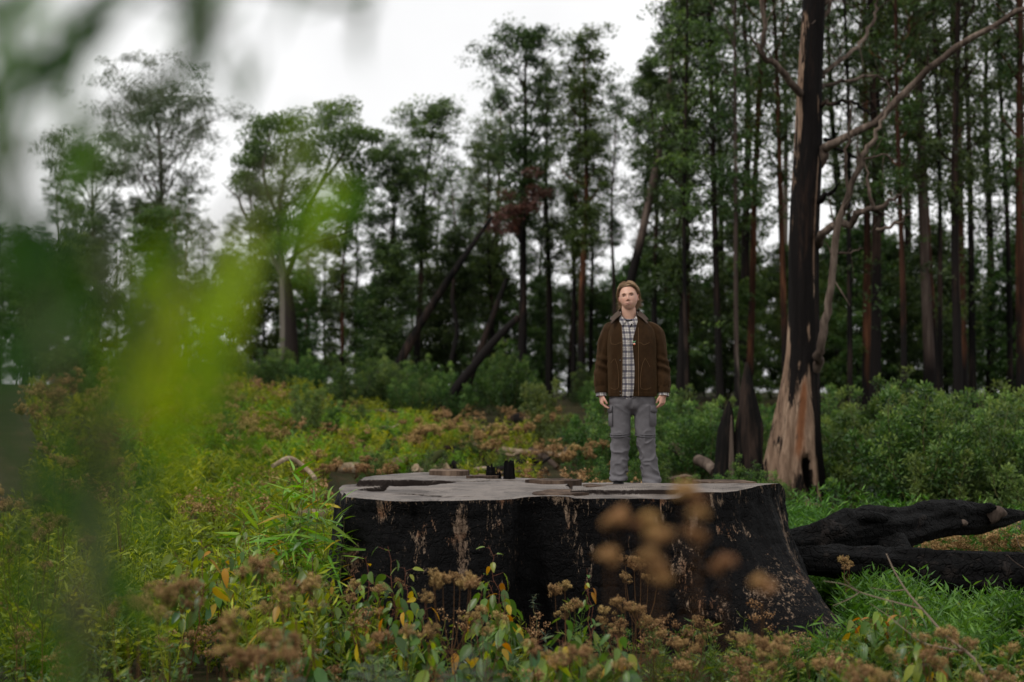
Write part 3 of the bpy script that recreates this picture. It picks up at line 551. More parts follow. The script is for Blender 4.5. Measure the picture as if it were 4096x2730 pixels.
def jacket_rows(z0, z1, n, off, m=150):
    out = []
    for z in np.linspace(z0, z1, n):
        cx, cy, a, b, e = [np.interp(z, TORS[:, k]*0 + TORS[:, 0], TORS[:, k]) for k in range(1, 6)]
        fa = lambda x: -math.acos(np.clip(np.sign(x - cx) * abs((x - cx) / a) ** (e / 2), -1, 1))     # front angle at x
        p0, p1 = fa(XR(z)), fa(XL(z)) + 2 * math.pi; th = np.linspace(p0, p1, m); c, s = np.cos(th), np.sin(th); x = cx + (a + off) * np.sign(c) * np.abs(c) ** (2 / e); y = cy + (b + off) * np.sign(s) * np.abs(s) ** (2 / e)
        f = folds(x, np.full(m, z)); out.append(np.stack([x, y + f * np.sign(s) * -1 * np.where(s < 0, -1, 1), np.full(m, z)], -1))
    return np.array(out)
def thick(o, th=.006):
    m = o.modifiers.new('thickness', 'SOLIDIFY'); m.thickness = th; m.offset = 0; return o
mb = MB(); mb.grid(jacket_rows(.838, 1.522, 90, 0)); jk = thick(mb.build('jacket', M_CORD, man)); jk['label'] = 'brown corduroy jacket worn open'
mb = MB(); mb.grid(jacket_rows(.803, .842, 8, .003)); thick(mb.build('waistband', M_CORD, jk))
for s in (-1, 1):
    k = 60; P = spline([(s * .115 if s < 0 else .092, .012, 1.425 if s < 0 else 1.412), (s * .188, .010, 1.372), (s * .224, .010, 1.28), (s * .247, .010, 1.13), (s * .262, .002, 1.02), (s * .270, -.014, .93), (s * .273, -.026, .872)], k); tt_ = np.linspace(0, 1, k)
    rad = np.interp(tt_, (0, .15, .3, .55, .72, .85, .95, 1), (.056, .066, .069, .066, .069, .066, .059, .050)); n_ = 40; G = []
    mb = MB(); mb.tube(P, rad, n_, cap=False); Vt = mb.V[0].reshape(k, n_, 3); ctr = P[:, None]; dirv = unit(Vt - ctr); zz = Vt[..., 2]
    w_ = .019 * fbm(np.stack([dirv[..., 0] * 1.6 + s * 4, dirv[..., 1] * 1.6, zz * 7 + 3], -1), 4) + .008 * np.sin(zz * 62 + 2.5 * dirv[..., 0] + 2 * np.sin(zz * 17)) * g_(zz - 1.06, .10) * (.4 + np.abs(dirv[..., 1])) + .007 * np.sin(np.arctan2(dirv[..., 1], dirv[..., 0]) * 7) * ss(1.0, .88, zz)
    mb.V[0] = (Vt + dirv * w_[..., None]).reshape(-1, 3); sl = mb.build('sleeve', M_CORD, man)
    cu = spline([(s * .2725, -.024, .888), (s * .273, -.028, .862), (s * .2725, -.031, .834)], 10); mb = MB(); mb.tube(cu, (.053, .0535, .0535, .053, .053, .053, .0525, .0525, .052, .0515), 36, cap=False, noise=.05, nf=8); thick(mb.build('cuff', M_CORD, sl), .004)
    mb = MB(); ball(mb, (s * .322, -.045, .84), .005, 10); mb.build('snap', M_SNAP, sl)
    mb = MB(); mb.tube(spline([(s * .2725, -.030, .845), (s * .272, -.033, .82), (s * .271, -.036, .802 if s < 0 else .806)], 10), np.linspace(.043, .046, 10), 36, cap=False, noise=.10, nf=9); thick(mb.build('shirt_cuff', M_PLAID, man), .003)
    # yoke, pocket and placket seams lying on the front panels
    def seam(pts, nm='seam', r=.0015, m=M_SEAM, par=jk):
        Q = spline(np.array(pts), 30); x, z = Q[:, 0], Q[:, 1]; mb = MB(); mb.tube(np.stack([x, yfront(x, z, .0055), z], -1), r, 6); return mb.build(nm, m, par)
    if s < 0:
        seam([(-.092, 1.268), (-.115, 1.264), (-.143, 1.252), (-.160, 1.255), (-.182, 1.262), (-.186, 1.30), (-.184, 1.33)], 'yoke_seam'); seam([(-.150, 1.13), (-.132, 1.08), (-.122, 1.0), (-.120, .93), (-.122, .885), (-.135, .868), (-.165, .866), (-.188, .878)], 'pocket_seam'); seam([(-.188, 1.09), (-.170, 1.115), (-.155, 1.128)], 'pocket_seam')
        for z in (1.115, .845, .815): mb = MB(); ball(mb, (-.105, float(yfront(np.array(-.105), np.array(z))) - .007, z), .0065, 10); mb.build('snap', M_SNAP, jk)
        seam([(XL(z) - .002, z) for z in np.linspace(.815, 1.42, 14)], 'front_edge_piping', .0024)
    else:
        seam([(.045, 1.268), (.075, 1.264), (.098, 1.248), (.125, 1.258), (.148, 1.268)], 'yoke_seam'); seam([(.108, 1.13), (.086, 1.08), (.072, 1.0), (.068, .93), (.070, .885), (.085, .868), (.125, .866), (.160, .880)], 'pocket_seam'); seam([(.108, 1.135), (.130, 1.10), (.150, 1.06)], 'pocket_seam')
        seam([(.052, z) for z in np.linspace(.81, 1.40, 14)], 'placket_seam', .0018); seam([(XR(z) + .003, z) for z in np.linspace(.815, 1.42, 14)], 'front_edge_piping', .0016, M_CORD)
# jacket collar: stand-and-fall wings round the neck
u = np.linspace(-1, 1, 70)[:, None]; v = np.linspace(0, 1, 14)[None]; az = R(180) - u * R(143)         # az from the front, round the back
fr_ = np.abs(u) ** 3; ca, sa = np.sin(az) * -1, -np.cos(az)
ri = .079 + .010 * fr_; ro = .128 + .020 * np.abs(np.sin(az)) + .012 * fr_; rr = ri + (ro - ri) * v ** 1.3
zi = 1.565 - .040 * fr_ ** 1.2 - .008 * np.abs(u) ** 8; zo = 1.492 - .010 * np.abs(u) - .040 * fr_
Xc = -.026 - np.sign(u) * 0 + rr * np.sin(az) * -1 * -1; Xc = -.026 + rr * np.sin(az) * 1.12; Yc = .016 - rr * np.cos(az) * .92; Zc = zi + (zo - zi) * v ** .85 + .014 * np.sin(np.pi * v)
tipx = np.sign(u) * ss(.82, 1, np.abs(u)) * v * -.052; Xc = Xc + tipx * 1.0 * np.sign(np.sin(az)) * np.sign(u) * -1; Zc = Zc - ss(.85, 1, np.abs(u)) * v * .010; Yc = Yc - ss(.7, 1, np.abs(u)) * v * .018 - .008 * ss(.6, 1, np.abs(u))
mb = MB(); mb.grid(np.stack([Xc, Yc, Zc], -1)); thick(mb.build('collar', M_COLLAR, jk), .005)
# shirt, its collar, placket buttons, undershirt and clip microphone
Gs = rings([(z, cx, cy, a - .012, b - .012, e) for z, cx, cy, a, b, e in TOR[:-2]] + [(1.470, -.024, .020, .090, .074, 2.1), (1.490, -.026, .026, .078, .070, 2)], 120, 80); Gs[..., 1] += .006 * fbm(np.stack([Gs[..., 0] * 22, Gs[..., 1] * 0, Gs[..., 2] * 9], -1), 3) * (Gs[..., 1] < 0)
low_ = Gs[:1].copy(); low_[..., 2] = .806 - .026 * g_(low_[..., 0] + .035, .05) * (low_[..., 1] < 0); Gs[0, :, 2] = .812; Gs = np.concatenate([low_, Gs]); mb = MB(); mb.grid(Gs, closed_v=True); sh = mb.build('shirt', M_PLAID, man)
sf = lambda x, z: float(np.interp(z, TORS[:, 0], TORS[:, 2]) - (np.interp(z, TORS[:, 0], TORS[:, 4]) - .012) * .985)
mb = MB(); zz = np.linspace(.80, 1.43, 30); mb.grid(np.stack([np.stack([np.full(30, x), np.array([sf(x, z) for z in zz]) - d, zz], -1) for x, d in ((-.049, -.004), (-.047, .003), (-.035, .004), (-.023, .003), (-.021, -.004))])); mb.build('placket', M_PLAID, sh)
for z in (1.285, 1.23, 1.175, 1.12, 1.06, 1.0, .94): mb = MB(); ball(mb, (-.035, sf(0, z) - .005, z), .0048, 8, .5); mb.build('button', plain('shirt_button', (.30, .26, .2), .4), sh)
for s in (-1, 1):
    P0 = [(-.028 + s * .069, .010, 1.545), (-.028 + s * .064, -.040, 1.510), (-.028 + s * .024, -.086, 1.452)]; P1 = [(-.028 + s * .092, .000, 1.500), (-.028 + s * .086, -.066, 1.462), (-.028 + s * .058, -.108, 1.412)]; a = spline(P0, 14); b = spline(P1, 14); k = np.linspace(0, 1, 6)[None, :, None]
    mb = MB(); mb.grid(a[:, None] * (1 - k) + b[:, None] * k - np.array((0, .006, -.006)) * np.sin(np.pi * k)); thick(mb.build('shirt_collar', M_PLAID, sh), .003)
mb = MB(); mb.grid(np.array([[(-.058, -.066, 1.468), (-.028, -.072, 1.466), (.002, -.066, 1.468)], [(-.046, -.092, 1.415), (-.026, -.096, 1.405), (-.006, -.092, 1.415)]])); thick(mb.build('undershirt', M_BLACK, man), .004)
mb = MB(); ball(mb, (-.006, -.112, 1.424), .0085, 10); mb.tube(np.array([(-.008, -.106, 1.43), (-.02, -.104, 1.40)]), .003, 6); mb.build('clip_microphone', M_BLACK, man)
# pin badges on the left breast: a small green W and an orange drop edged in white
def fy(x, z): return float(yfront(np.array(x), np.array(z))) - .009
wp = [(.006, 1.281), (.010, 1.270), (.015, 1.279), (.020, 1.270), (.026, 1.283)]; mb = MB()
for a, b in zip(wp[:-1], wp[1:]): mb.tube(np.array([(a[0], fy(*a), a[1]), (b[0], fy(*b), b[1])]), .0024, 6)
mb.build('pin_badge', plain('green_enamel', (.10, .32, .14), .3, .5), jk)
mb = MB(); ball(mb, (.016, fy(.016, 1.257), 1.256), .0095, 10, .4); pb = mb.build('pin_badge', plain('white_enamel', (.6, .56, .5), .3, .5), jk); mb = MB(); ball(mb, (.016, fy(.016, 1.257) - .003, 1.254), .0072, 10, .4); mb.build('drop', plain('orange_enamel', (.62, .10, .015), .3, .5), pb)
# trousers
tr = MB(); capped(tr, rings([(.640, 0, .02, .02, .03, 2.), (.668, 0, .012, .06, .062, 2.), (.700, 0, .0, .16, .100, 2.5), (.74, .0, 0, .197, .118, 2.7), (.80, 0, 0, .193, .122, 2.5), (.86, 0, 0, .180, .112, 2.4)], 80, 30))
LEGS = {-1: [(.725, -.102, 0, .097, .112, 2.3), (.66, -.106, 0, .095, .108, 2.3), (.58, -.108, -.004, .090, .100, 2.2), (.475, -.105, -.008, .083, .092, 2.2), (.36, -.106, .0, .078, .090, 2.2), (.22, -.113, .008, .074, .090, 2.2), (.12, -.119, .008, .073, .094, 2.2), (.095, -.121, -.002, .079, .108, 2.3), (.070, -.121, -.006, .074, .110, 2.3)],
        1: [(.725, .102, 0, .097, .112, 2.3), (.66, .107, 0, .094, .108, 2.3), (.58, .108, -.004, .090, .100, 2.2), (.475, .112, -.008, .084, .092, 2.2), (.36, .124, .0, .077, .090, 2.2), (.22, .143, .008, .073, .090, 2.2), (.12, .156, .008, .071, .094, 2.2), (.07, .162, -.002, .075, .108, 2.3), (.04, .163, -.006, .074, .112, 2.3)]}
for s in (-1, 1): capped(tr, rings(LEGS[s], 48, 60))
V, F, Nn = remeshed(tr, .0075, 4)
x, y, z = V.T; sgn = np.sign(x); low = ss(.42, .10, z); dg = z * 55 + 26 * x * sgn + 9 * fbm(V * 7, 2)
dsp = .010 * fbm(V * np.array((9, 9, 6)) + 3, 4) + low * (.0065 * np.sin(dg) * (.5 + vnoise(V * 9)) * ss(-.3, .4, fbm(V * 6 + 9, 2))) + .005 * low * g_(z - .10, .05) * np.sin(z * 95 + 30 * x + 14 * y) - .006 * g_(z - .452, .008) + .004 * ss(.66, .72, z) * np.sin(x * 60 + 40 * (z - .7) * sgn) * g_(x, .10)
dsp = dsp + ss(.62, .38, z) * .014 * (1 - np.abs(fbm(np.stack([x * 9 + z * 6 * sgn, y * 9, z * 11 - x * 8 * sgn], -1) + 4, 2))) ** 5; V = V + Nn * dsp[:, None]; from_vf(V, F).build('trousers', M_TROU, man)
for s in (-1, 1):
    cx = -.105 if s < 0 else .112
    for dz, da in ((.005, .0035), (-.013, .0045)):
        th = np.linspace(0, 2 * np.pi, 50); P = np.stack([cx + (.083 + da) * np.cos(th), -.008 + (.092 + da) * np.sin(th), .475 + dz - .010 * np.sin(th) * -1 - .006 * s * np.cos(th)], -1); mb = MB(); mb.tube(P, .0055, 6, cap=False); mb.build('knee_zip_seam', M_TROUD, man)
    # front seam slanting from hip to crotch
    k = np.linspace(0, 1, 20); xx = s * (.190 - .150 * k); zz = .755 - .105 * k; yy = -(.121 - .012 * k) * (1 - np.clip(np.abs(xx - s * .10) / .102, 0, .97) ** 2.5) ** .4; mb = MB(); mb.tube(np.stack([xx, yy - .003, zz], -1), .002, 5); mb.build('leg_seam', M_TROUD, man)
    # cargo pocket with flap on the outer thigh
    th0 = R(-62) if s > 0 else R(180 + 28); aa = np.linspace(-R(34), R(34), 12) + (R(-30) if s > 0 else R(180 + 14)); e = lambda q, off, zc: np.stack([s * .108 + (.091 + off) * np.cos(q), -.003 + (.103 + off) * np.sin(q), np.full(len(q), zc)], -1)
    mb = MB(); mb.grid(np.array([e(aa, .000, .690), e(aa, .009, .688), e(aa, .011, .62), e(aa, .009, .548), e(aa, .0, .543)])); pk = mb.build('cargo_pocket', M_TROU, man)
    mb = MB(); mb.grid(np.array([e(aa, .006, .722), e(aa, .014, .716), e(aa, .016, .69), e(aa, .015, .672) - np.stack([0 * aa, 0 * aa, .012 * np.cos((aa - aa.mean()) * 2.4)], -1)])); thick(mb.build('pocket_flap', M_TROU, pk), .004)
    xa = LEGS[s][-1][1]; b = []
    for yy_, hw, hh in ((.11, .018, .05), (.09, .036, .07), (.03, .042, .085), (-.05, .044, .075), (-.11, .047, .055), (-.155, .038, .042), (-.178, .014, .028)):
        th = np.linspace(0, 2 * np.pi, 24, endpoint=False); b.append(np.stack([xa + s * .012 * (-yy_ / .1) + hw * np.cos(th), np.full(24, yy_), np.maximum(hh * .5 + hh * .5 * np.sin(th) * 1.05, 0.0) + .001], -1))
    mb = MB(); capped(mb, np.array(b)); mb.build('shoe', M_SHOE, man)
# ------------------------------------------------------------------ trees
def clump_leaves(mb, rng, c, Rr, n, size, flat=.65, tint=0.0):
    d = unit(rng.normal(size=(n, 3))); r = rng.rand(n) ** .45
    P = np.asarray(c) + d * r[:, None] * Rr * np.array((1, 1, flat))
    A = unit(d * .6 + rng.normal(size=(n, 3)) * .7 + (0, 0, -.35)); B = rng.normal(size=(n, 3))
    L = size * (.7 + .6 * rng.rand(n))
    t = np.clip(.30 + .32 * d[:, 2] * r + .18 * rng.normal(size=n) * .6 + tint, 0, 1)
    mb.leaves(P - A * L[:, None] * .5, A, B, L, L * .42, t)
def tree_meshes(seed, H, r0, lo, wid, nb, leaf, nleaf, clump, lean=(0, 0), profile='cone', fork=0, wob=.12, limbs=None, epi=0, bark=B_DARK, lmat=L_EUC, name='eucalyptus', dens=1.0):
    rng = np.random.RandomState(seed); tr = MB(); cr = MB()
    m = 22; t = np.linspace(0, 1, m); ph = rng.rand(4) * 6
    X = lean[0] * t + wob * (np.sin(t * 5 + ph[0]) + .5 * np.sin(t * 11 + ph[1])) * t; Y = lean[1] * t + wob * np.sin(t * 4.3 + ph[2]) * t
    P = np.stack([X, Y, t * H - .4 * (1 - t)], -1); rad = r0 * (1 - .82 * t ** .9) + r0 * .5 * np.exp(-t * H / .5)
    tr.tube(P, rad, 12, noise=.10, nf=1.5, seed=seed)
    def pt(q): return np.array([np.interp(q, t, P[:, k]) for k in range(3)])
    def prof(q):
        s = (q - lo) / (1 - lo)
        if profile == 'cone': return wid * (.22 + 1.0 * ss(0, .45, s) * (1 - .45 * ss(.6, 1, s)))
        if profile == 'top': return wid * (.15 + 1.1 * ss(.0, .75, s) * (1 - .75 * ss(.7, 1, s)))
        return wid * (.45 + .55 * math.sin(math.pi * min(1, s)))
    ends = []
    qs = lo + (1 - lo) * (np.arange(nb) + rng.rand(nb)) / nb
    az = rng.rand() * 6
    for q in qs:
        az += 2.4 + rng.normal() * .5; L = max(.5, prof(q)) * (.6 + .6 * rng.rand()); up = .75 + .8 * rng.rand() + .3 * (q > .85)
        b0 = pt(q); dv = np.array((math.cos(az), math.sin(az), up)); dv /= np.linalg.norm(dv)
        k = np.linspace(0, 1, 7)[:, None]; side = rng.normal(size=3) * .14 * L
        Q = b0 + dv * k * L + np.array((0, 0, .22 * L)) * k ** 2 + side * np.sin(k * 3)
        rb = np.interp(q, t, rad) * .42; tr.tube(Q, np.linspace(rb, rb * .25 + .008, 7), 5, cap=False)
        ends.append((Q[-1], 1.0)); ends.append((Q[4], .75))
        for _ in range(1 + int(rng.rand() * 2.6)):
            j = rng.randint(2, 6); e = Q[j] + unit(rng.normal(size=3) * (1, 1, .5) + dv * .6 + (0, 0, .35)) * L * (.3 + .3 * rng.rand())
            kk = np.linspace(0, 1, 4)[:, None]; tr.tube(Q[j] * (1 - kk) + e * kk + (0, 0, .06 * L) * np.sin(kk * 3.1), np.linspace(rb * .4, .006, 4), 4, cap=False)
            ends.append((e, .9))
    for i in range(epi):
        q = .12 + (lo - .12 + .15) * rng.rand(); a = rng.rand() * 6.3; L = .25 + .6 * rng.rand(); b0 = pt(q)
        ends.append((b0 + np.array((math.cos(a), math.sin(a), .3)) * L, .5 + .3 * rng.rand()))
    ends.append((P[-1], .9))
    for e, s in ends:
        R_ = clump * s * (.7 + .6 * rng.rand()); ct = .12 * rng.normal(); nn = max(9, int(nleaf * s * s * dens / 3.1))
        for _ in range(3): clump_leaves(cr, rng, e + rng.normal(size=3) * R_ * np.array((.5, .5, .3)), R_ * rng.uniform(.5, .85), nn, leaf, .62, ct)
    return tr.mesh(name + '_trunk', bark), cr.mesh(name + '_crown', lmat, smooth=False)
def put_tree(meshes, loc, label, group=None, s=1.0, rz=0.0, name='eucalyptus_tree', rot=(0, 0)):
    o = thing(name, label, 'tree', loc, group, rz); o.scale = (s, s, s); o.rotation_euler = (rot[0], rot[1], rz)
    link('trunk', meshes[0], o); link('crown', meshes[1], o); return o
def base(X, D): x = (X - 2048) / FPX * D; return np.array((x, D, float(gz(x, D)) - .1))
def px2(x): return x * 4096 / 2353.
# named trees along the skyline: base x, top x, top y (in the 2353 wide view), depth
def hero(bx, tx, ty, D, label, seed, name='eucalyptus_tree', **k):
    b = base(px2(bx), D); tp = at(px2(tx), px2(ty), D); H = tp[2] - b[2]
    a = dict(r0=.2, lo=.35, wid=1.9, nb=26, leaf=.17, nleaf=110, clump=.62, bark=B_DARK, lmat=L_EUC); a.update(k); a['leaf'] *= .72; a['nleaf'] = int(a['nleaf'] * 1.5)
    ms = tree_meshes(seed, H, lean=(tp[0] - b[0], 0), **a); return put_tree(ms, b, label, name=name)
hero(1195, 1215, 95, 55, 'tall eucalyptus with a black trunk and broad leafy head above the leaning burnt poles', 11, r0=.21, lo=.48, wid=1.7, nb=34, clump=.60, nleaf=120, profile='top')
hero(1262, 1258, 180, 60, 'eucalyptus with a column of dark leaves just right of the tallest central tree', 12, r0=.18, lo=.4, wid=.9, nb=24, clump=.55, nleaf=110)
hero(1335, 1345, 105, 54, 'slim eucalyptus with a rust-red lower trunk standing left of the man', 13, r0=.17, lo=.42, wid=1.0, nb=30, clump=.52, nleaf=110, bark=B_RED, lmat=L_EUC2)
hero(1318, 1325, 230, 58, 'eucalyptus with twin thin stems behind the rust-red trunk', 14, r0=.13, lo=.4, wid=.9, nb=22, clump=.5, nleaf=90, lmat=L_EUC2)
hero(1505, 1500, 150, 50, 'narrow dark eucalyptus rising straight above the man', 15, r0=.14, lo=.35, wid=.95, nb=24, clump=.5)
hero(1560, 1590, 5, 46, 'dense tall eucalyptus at the left edge of the tall stand', 16, r0=.17, lo=.3, wid=1.2, nb=34, clump=.58, nleaf=120)
hero(950, 990, 292, 60, 'round-headed pale green eucalyptus left of the centre gap of sky', 17, r0=.17, lo=.50, wid=1.9, nb=26, clump=.62, nleaf=130, profile='top', lmat=L_EUC2)
hero(893, 905, 375, 58, 'slender eucalyptus with open tufted crown beside the round-headed one', 18, r0=.12, lo=.45, wid=1.4, nb=22, clump=.55)
hero(1130, 1125, 350, 64, 'short spreading eucalyptus below the tallest central tree', 19, r0=.15, lo=.4, wid=1.6, nb=26, clump=.55, lmat=L_EUC2)
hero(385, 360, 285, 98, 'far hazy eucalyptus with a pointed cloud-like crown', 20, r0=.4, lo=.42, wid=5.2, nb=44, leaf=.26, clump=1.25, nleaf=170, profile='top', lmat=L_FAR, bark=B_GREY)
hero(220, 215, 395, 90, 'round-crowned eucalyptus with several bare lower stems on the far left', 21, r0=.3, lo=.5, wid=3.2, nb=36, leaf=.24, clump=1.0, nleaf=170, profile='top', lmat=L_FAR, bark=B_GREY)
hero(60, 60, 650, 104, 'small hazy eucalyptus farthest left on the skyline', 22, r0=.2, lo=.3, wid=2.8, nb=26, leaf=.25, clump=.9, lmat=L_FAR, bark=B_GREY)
# the fork-trunked spreading tree
D0 = 56; b0 = base(px2(663), D0)
ft = thing('eucalyptus_tree', 'spreading eucalyptus with a pale-sided trunk forking into dark limbs', 'tree', b0); tr = MB(); cr = MB(); rng = np.random.RandomState(31)
def lp(pts, D=D0, o=b0): return np.array([at(px2(x), px2(y), D + (q[0] if q else 0)) - o for x, y, *q in pts])
TRK = spline(lp([(664, 905), (664, 800), (660, 700), (655, 640)]), 18); TRK[0, 2] = -.3; tr.tube(TRK, np.linspace(.42, .24, 18), 14, noise=.08)
LIMB = [([(655, 645), (625, 590), (590, 530), (560, 490), (548, 455)], .13), ([(655, 640), (645, 580), (640, 500), (650, 420), (660, 330)], .14), ([(657, 640), (680, 580), (700, 500), (740, 420), (770, 330)], .13),
        ([(690, 560, .5), (740, 500, 1), (800, 440, 2), (835, 400, 2)], .08), ([(640, 500), (615, 440, -1), (605, 380, -2), (620, 310, -2)], .09), ([(650, 420), (690, 360, 1), (700, 300, 2)], .08), ([(600, 545), (575, 470, 1), (580, 400, 2)], .06),
        ([(740, 420), (790, 350, -1), (800, 290, -1.5)], .07), ([(660, 600), (720, 560, -1), (780, 540, -2), (830, 520, -2)], .07)]
tips = []
for pts, r in LIMB:
    Q = spline(lp(pts), 14); tr.tube(Q, np.linspace(r, r * .3, 14), 7, noise=.1); tips += [Q[-1], Q[10], Q[8]]
tw = spline(lp([(548, 455), (530, 440), (515, 425), (508, 420)]), 8); tr.tube(tw, np.linspace(.035, .01, 8), 5); tw = spline(lp([(560, 490), (552, 465), (553, 440)]), 6); tr.tube(tw, np.linspace(.06, .015, 6), 5)
for cx_, cy_, rr in [(600, 300, 45), (640, 290, 40), (690, 285, 45), (740, 262, 30), (780, 255, 38), (815, 290, 35), (845, 330, 30), (840, 380, 35), (800, 430, 40), (760, 380, 55), (700, 350, 55), (650, 350, 50), (610, 370, 40), (570, 370, 28), (590, 430, 35), (640, 430, 50), (700, 430, 55),
                     (750, 480, 45), (690, 500, 45), (640, 500, 40), (600, 500, 30), (560, 410, 22), (800, 500, 35), (830, 450, 30), (650, 560, 35), (720, 560, 40), (780, 545, 30), (860, 360, 20), (585, 335, 24), (725, 315, 34), (790, 320, 36)]:
    for _ in range(4):
        q = at(px2(cx_ + rng.normal() * rr * .45), px2(cy_ + rng.normal() * rr * .4), D0 + rng.normal() * 1.3) - b0
        clump_leaves(cr, rng, q, .36 + .0 + rr * .0075, 260, .135, .6, .1 * rng.normal())
B_FORK = NT('two_toned_bark'); _n = B_FORK.noise(B_FORK.coord((5, 5, .4)), 1, 5); _x = B_FORK.n('SeparateXYZ', {0: B_FORK.n('TexCoord').outputs['Object']})
_e = B_FORK.math('ADD', B_FORK.math('ADD', B_FORK.math('MULTIPLY', _x.outputs[0], -3.), B_FORK.math('MULTIPLY', _n, .9)), B_FORK.math('MULTIPLY', _x.outputs[2], -.1))
B_FORK.bsdf(B_FORK.mix(B_FORK.ramp(_e, (.42, 0.), (.62, 1.)), B_FORK.mix(_n, (.008, .007, .007), (.04, .028, .022)), B_FORK.mix(_n, (.05, .045, .036), (.17, .15, .12))), .85, .2, B_FORK.bump(_n, .03))
tr.build('trunk', B_FORK.m, ft); cr.build('crown', L_EUC2, ft, smooth=False)

# tall stand on the right: trunks read one by one; base x, trunk x at the top of the frame, width in px, bark
RIGHT = [(1578, 1575, 11, B_BLACK, 'thin black trunk nearest the man in the right-hand stand'), (1657, 1632, 17, B_DARK, 'dark trunk with rust streaks left of the pale slim trunk'),
         (1695, 1688, 12, B_GREY, 'pale slim straight trunk between two darker ones'), (1716, 1757, 17, B_RED, 'rust-red trunk leaning right, rising behind the split black stump'),
         (1806, 1782, 16, B_RED, 'rusty trunk just left of the big half-burnt tree'), (1952, 1945, 13, B_BLACK, 'black trunk just right of the big half-burnt tree'),
         (1990, 1985, 20, B_RED, 'left trunk of the thick dark pair right of the big tree'), (2010, 2008, 26, B_DARK, 'thick dark trunk, right one of the close pair'),
         (2076, 2062, 15, B_RED, 'reddish trunk between the thick pair and the pale trunk'), (2142, 2104, 25, B_GREY, 'thick pale grey-brown trunk of the right-hand stand'),
         (2160, 2150, 13, B_BLACK, 'thin black trunk hugging the pale grey-brown trunk'), (2202, 2192, 22, B_DARK, 'dark brown trunk right of the pale grey-brown one'), (2234, 2228, 17, B_BLACK, 'charred straight trunk second from the rust-orange edge trunk'),
         (2346, 2338, 24, B_RED, 'rust-orange trunk at the right edge of the picture'), (2322, 2300, 14, B_BLACK, 'thin charred trunk beside the rust-orange edge trunk')]
for i, (bx, tx, wpx, bk, lab) in enumerate(RIGHT):
    D = 40 + (i * 7 % 11) * .8; b = base(px2(bx), D); tp = at(px2(tx), 0, D); Hf = tp[2] - b[2]; H = Hf * 1.55; k = 1.55
    ms = tree_meshes(100 + i, H, px2(wpx) / FPX * D * .56, .33, 1.7, 26, .124, 100, .58, lean=((tp[0] - b[0]) * k, 0), bark=bk, lmat=L_EUC if i % 3 else L_EUC2, wob=.14, epi=6, dens=1.0)
    put_tree(ms, b, 'eucalyptus, ' + lab, 'eucalypts of the tall right-hand stand')
# filler trees share a dozen meshes
VAR = []
for i in range(8):
    VAR.append(tree_meshes(200 + i, 15 + (i % 4) * 1.2, .17 + .03 * (i % 3), [.35, .45, .40, .5][i % 4], 1.35 + .2 * (i % 3), 26, .125, 150, .62, bark=[B_DARK, B_BLACK, B_RED, B_GREY][i % 4 if i < 8 else 0], lmat=[L_EUC, L_EUC, L_EUC2][i % 3], epi=7, wob=.18, lean=(.5 * math.sin(i * 2.1), 0)))
rng = np.random.RandomState(5)
def where(x):
    """which landmark a background tree stands by (x in the 2353 wide view)"""
    for hi, s in ((330, 'by the far hazy pointed tree'), (560, 'left of the fork-trunked tree'), (780, 'near the fork-trunked tree'), (960, 'left of the leaning burnt poles'), (1180, 'behind the leaning burnt poles'), (1400, 'left of the man'), (1600, 'right behind the man'), (1820, 'left of the big half-burnt tree'), (2050, 'just right of the big half-burnt tree'), (2250, 'by the thick pale trunk')):
        if x < hi: return s
    return 'near the rust-orange edge trunk'
def fill(n, x0, x1, d0, d1, smin, smax, label, group, vs=None, gap=12):
    xs = np.linspace(x0, x1, n) + rng.uniform(-gap, gap, n)
    for x in xs:
        D = rng.uniform(d0, d1); b = base(px2(x), D); put_tree(VAR[rng.choice(vs or 8)], b, label + ' ' + where(x), group, rng.uniform(smin, smax), rng.rand() * 6.3)
fill(16, 1580, 2640, 47, 74, .95, 1.35, 'slender burnt-barked eucalyptus deep in the right-hand stand', 'eucalypts deep in the right-hand stand')
fill(10, 1090, 1570, 58, 72, .52, .82, 'lower leafy eucalyptus of the central belt', 'eucalypts in the belt behind the man', gap=16)
fill(12, 700, 1130, 62, 80, .45, .66, 'low dark eucalyptus of the belt', 'eucalypts in the belt left of centre', gap=14)
fill(18, -30, 700, 70, 95, .5, .66, 'low eucalyptus of the far belt', 'eucalypts in the far left belt', gap=20)
# understorey saplings between the trunks
UV = [tree_meshes(300 + i, 5.0 + .4 * i, .05, .08, 1.15, 28, .12, 170, .5, profile='oval', lmat=[L_EUC, L_SHRUB, L_EUC2][i % 3], bark=B_DARK, wob=.1) for i in range(4)]
for n, x0, x1, d0, d1, smin, smax, lab, grp in ((42, 1590, 2640, 52, 80, .75, 1.35, 'leafy young eucalyptus between tall trunks', 'young trees under the right-hand stand'),
                                         (26, 840, 1590, 54, 78, .65, 1.15, 'leafy young eucalyptus under the tree belt', 'young trees under the central belt'), (26, 0, 860, 58, 84, .7, 1.2, 'leafy young eucalyptus under the far belt', 'young trees under the far left belt')):
    for x in np.linspace(x0, x1, n) + rng.uniform(-14, 14, n):
        D = rng.uniform(d0, d1); put_tree(UV[rng.randint(4)], base(px2(x), D), lab + ' ' + where(x), grp, rng.uniform(smin, smax), rng.rand() * 6.3, 'young_eucalyptus')
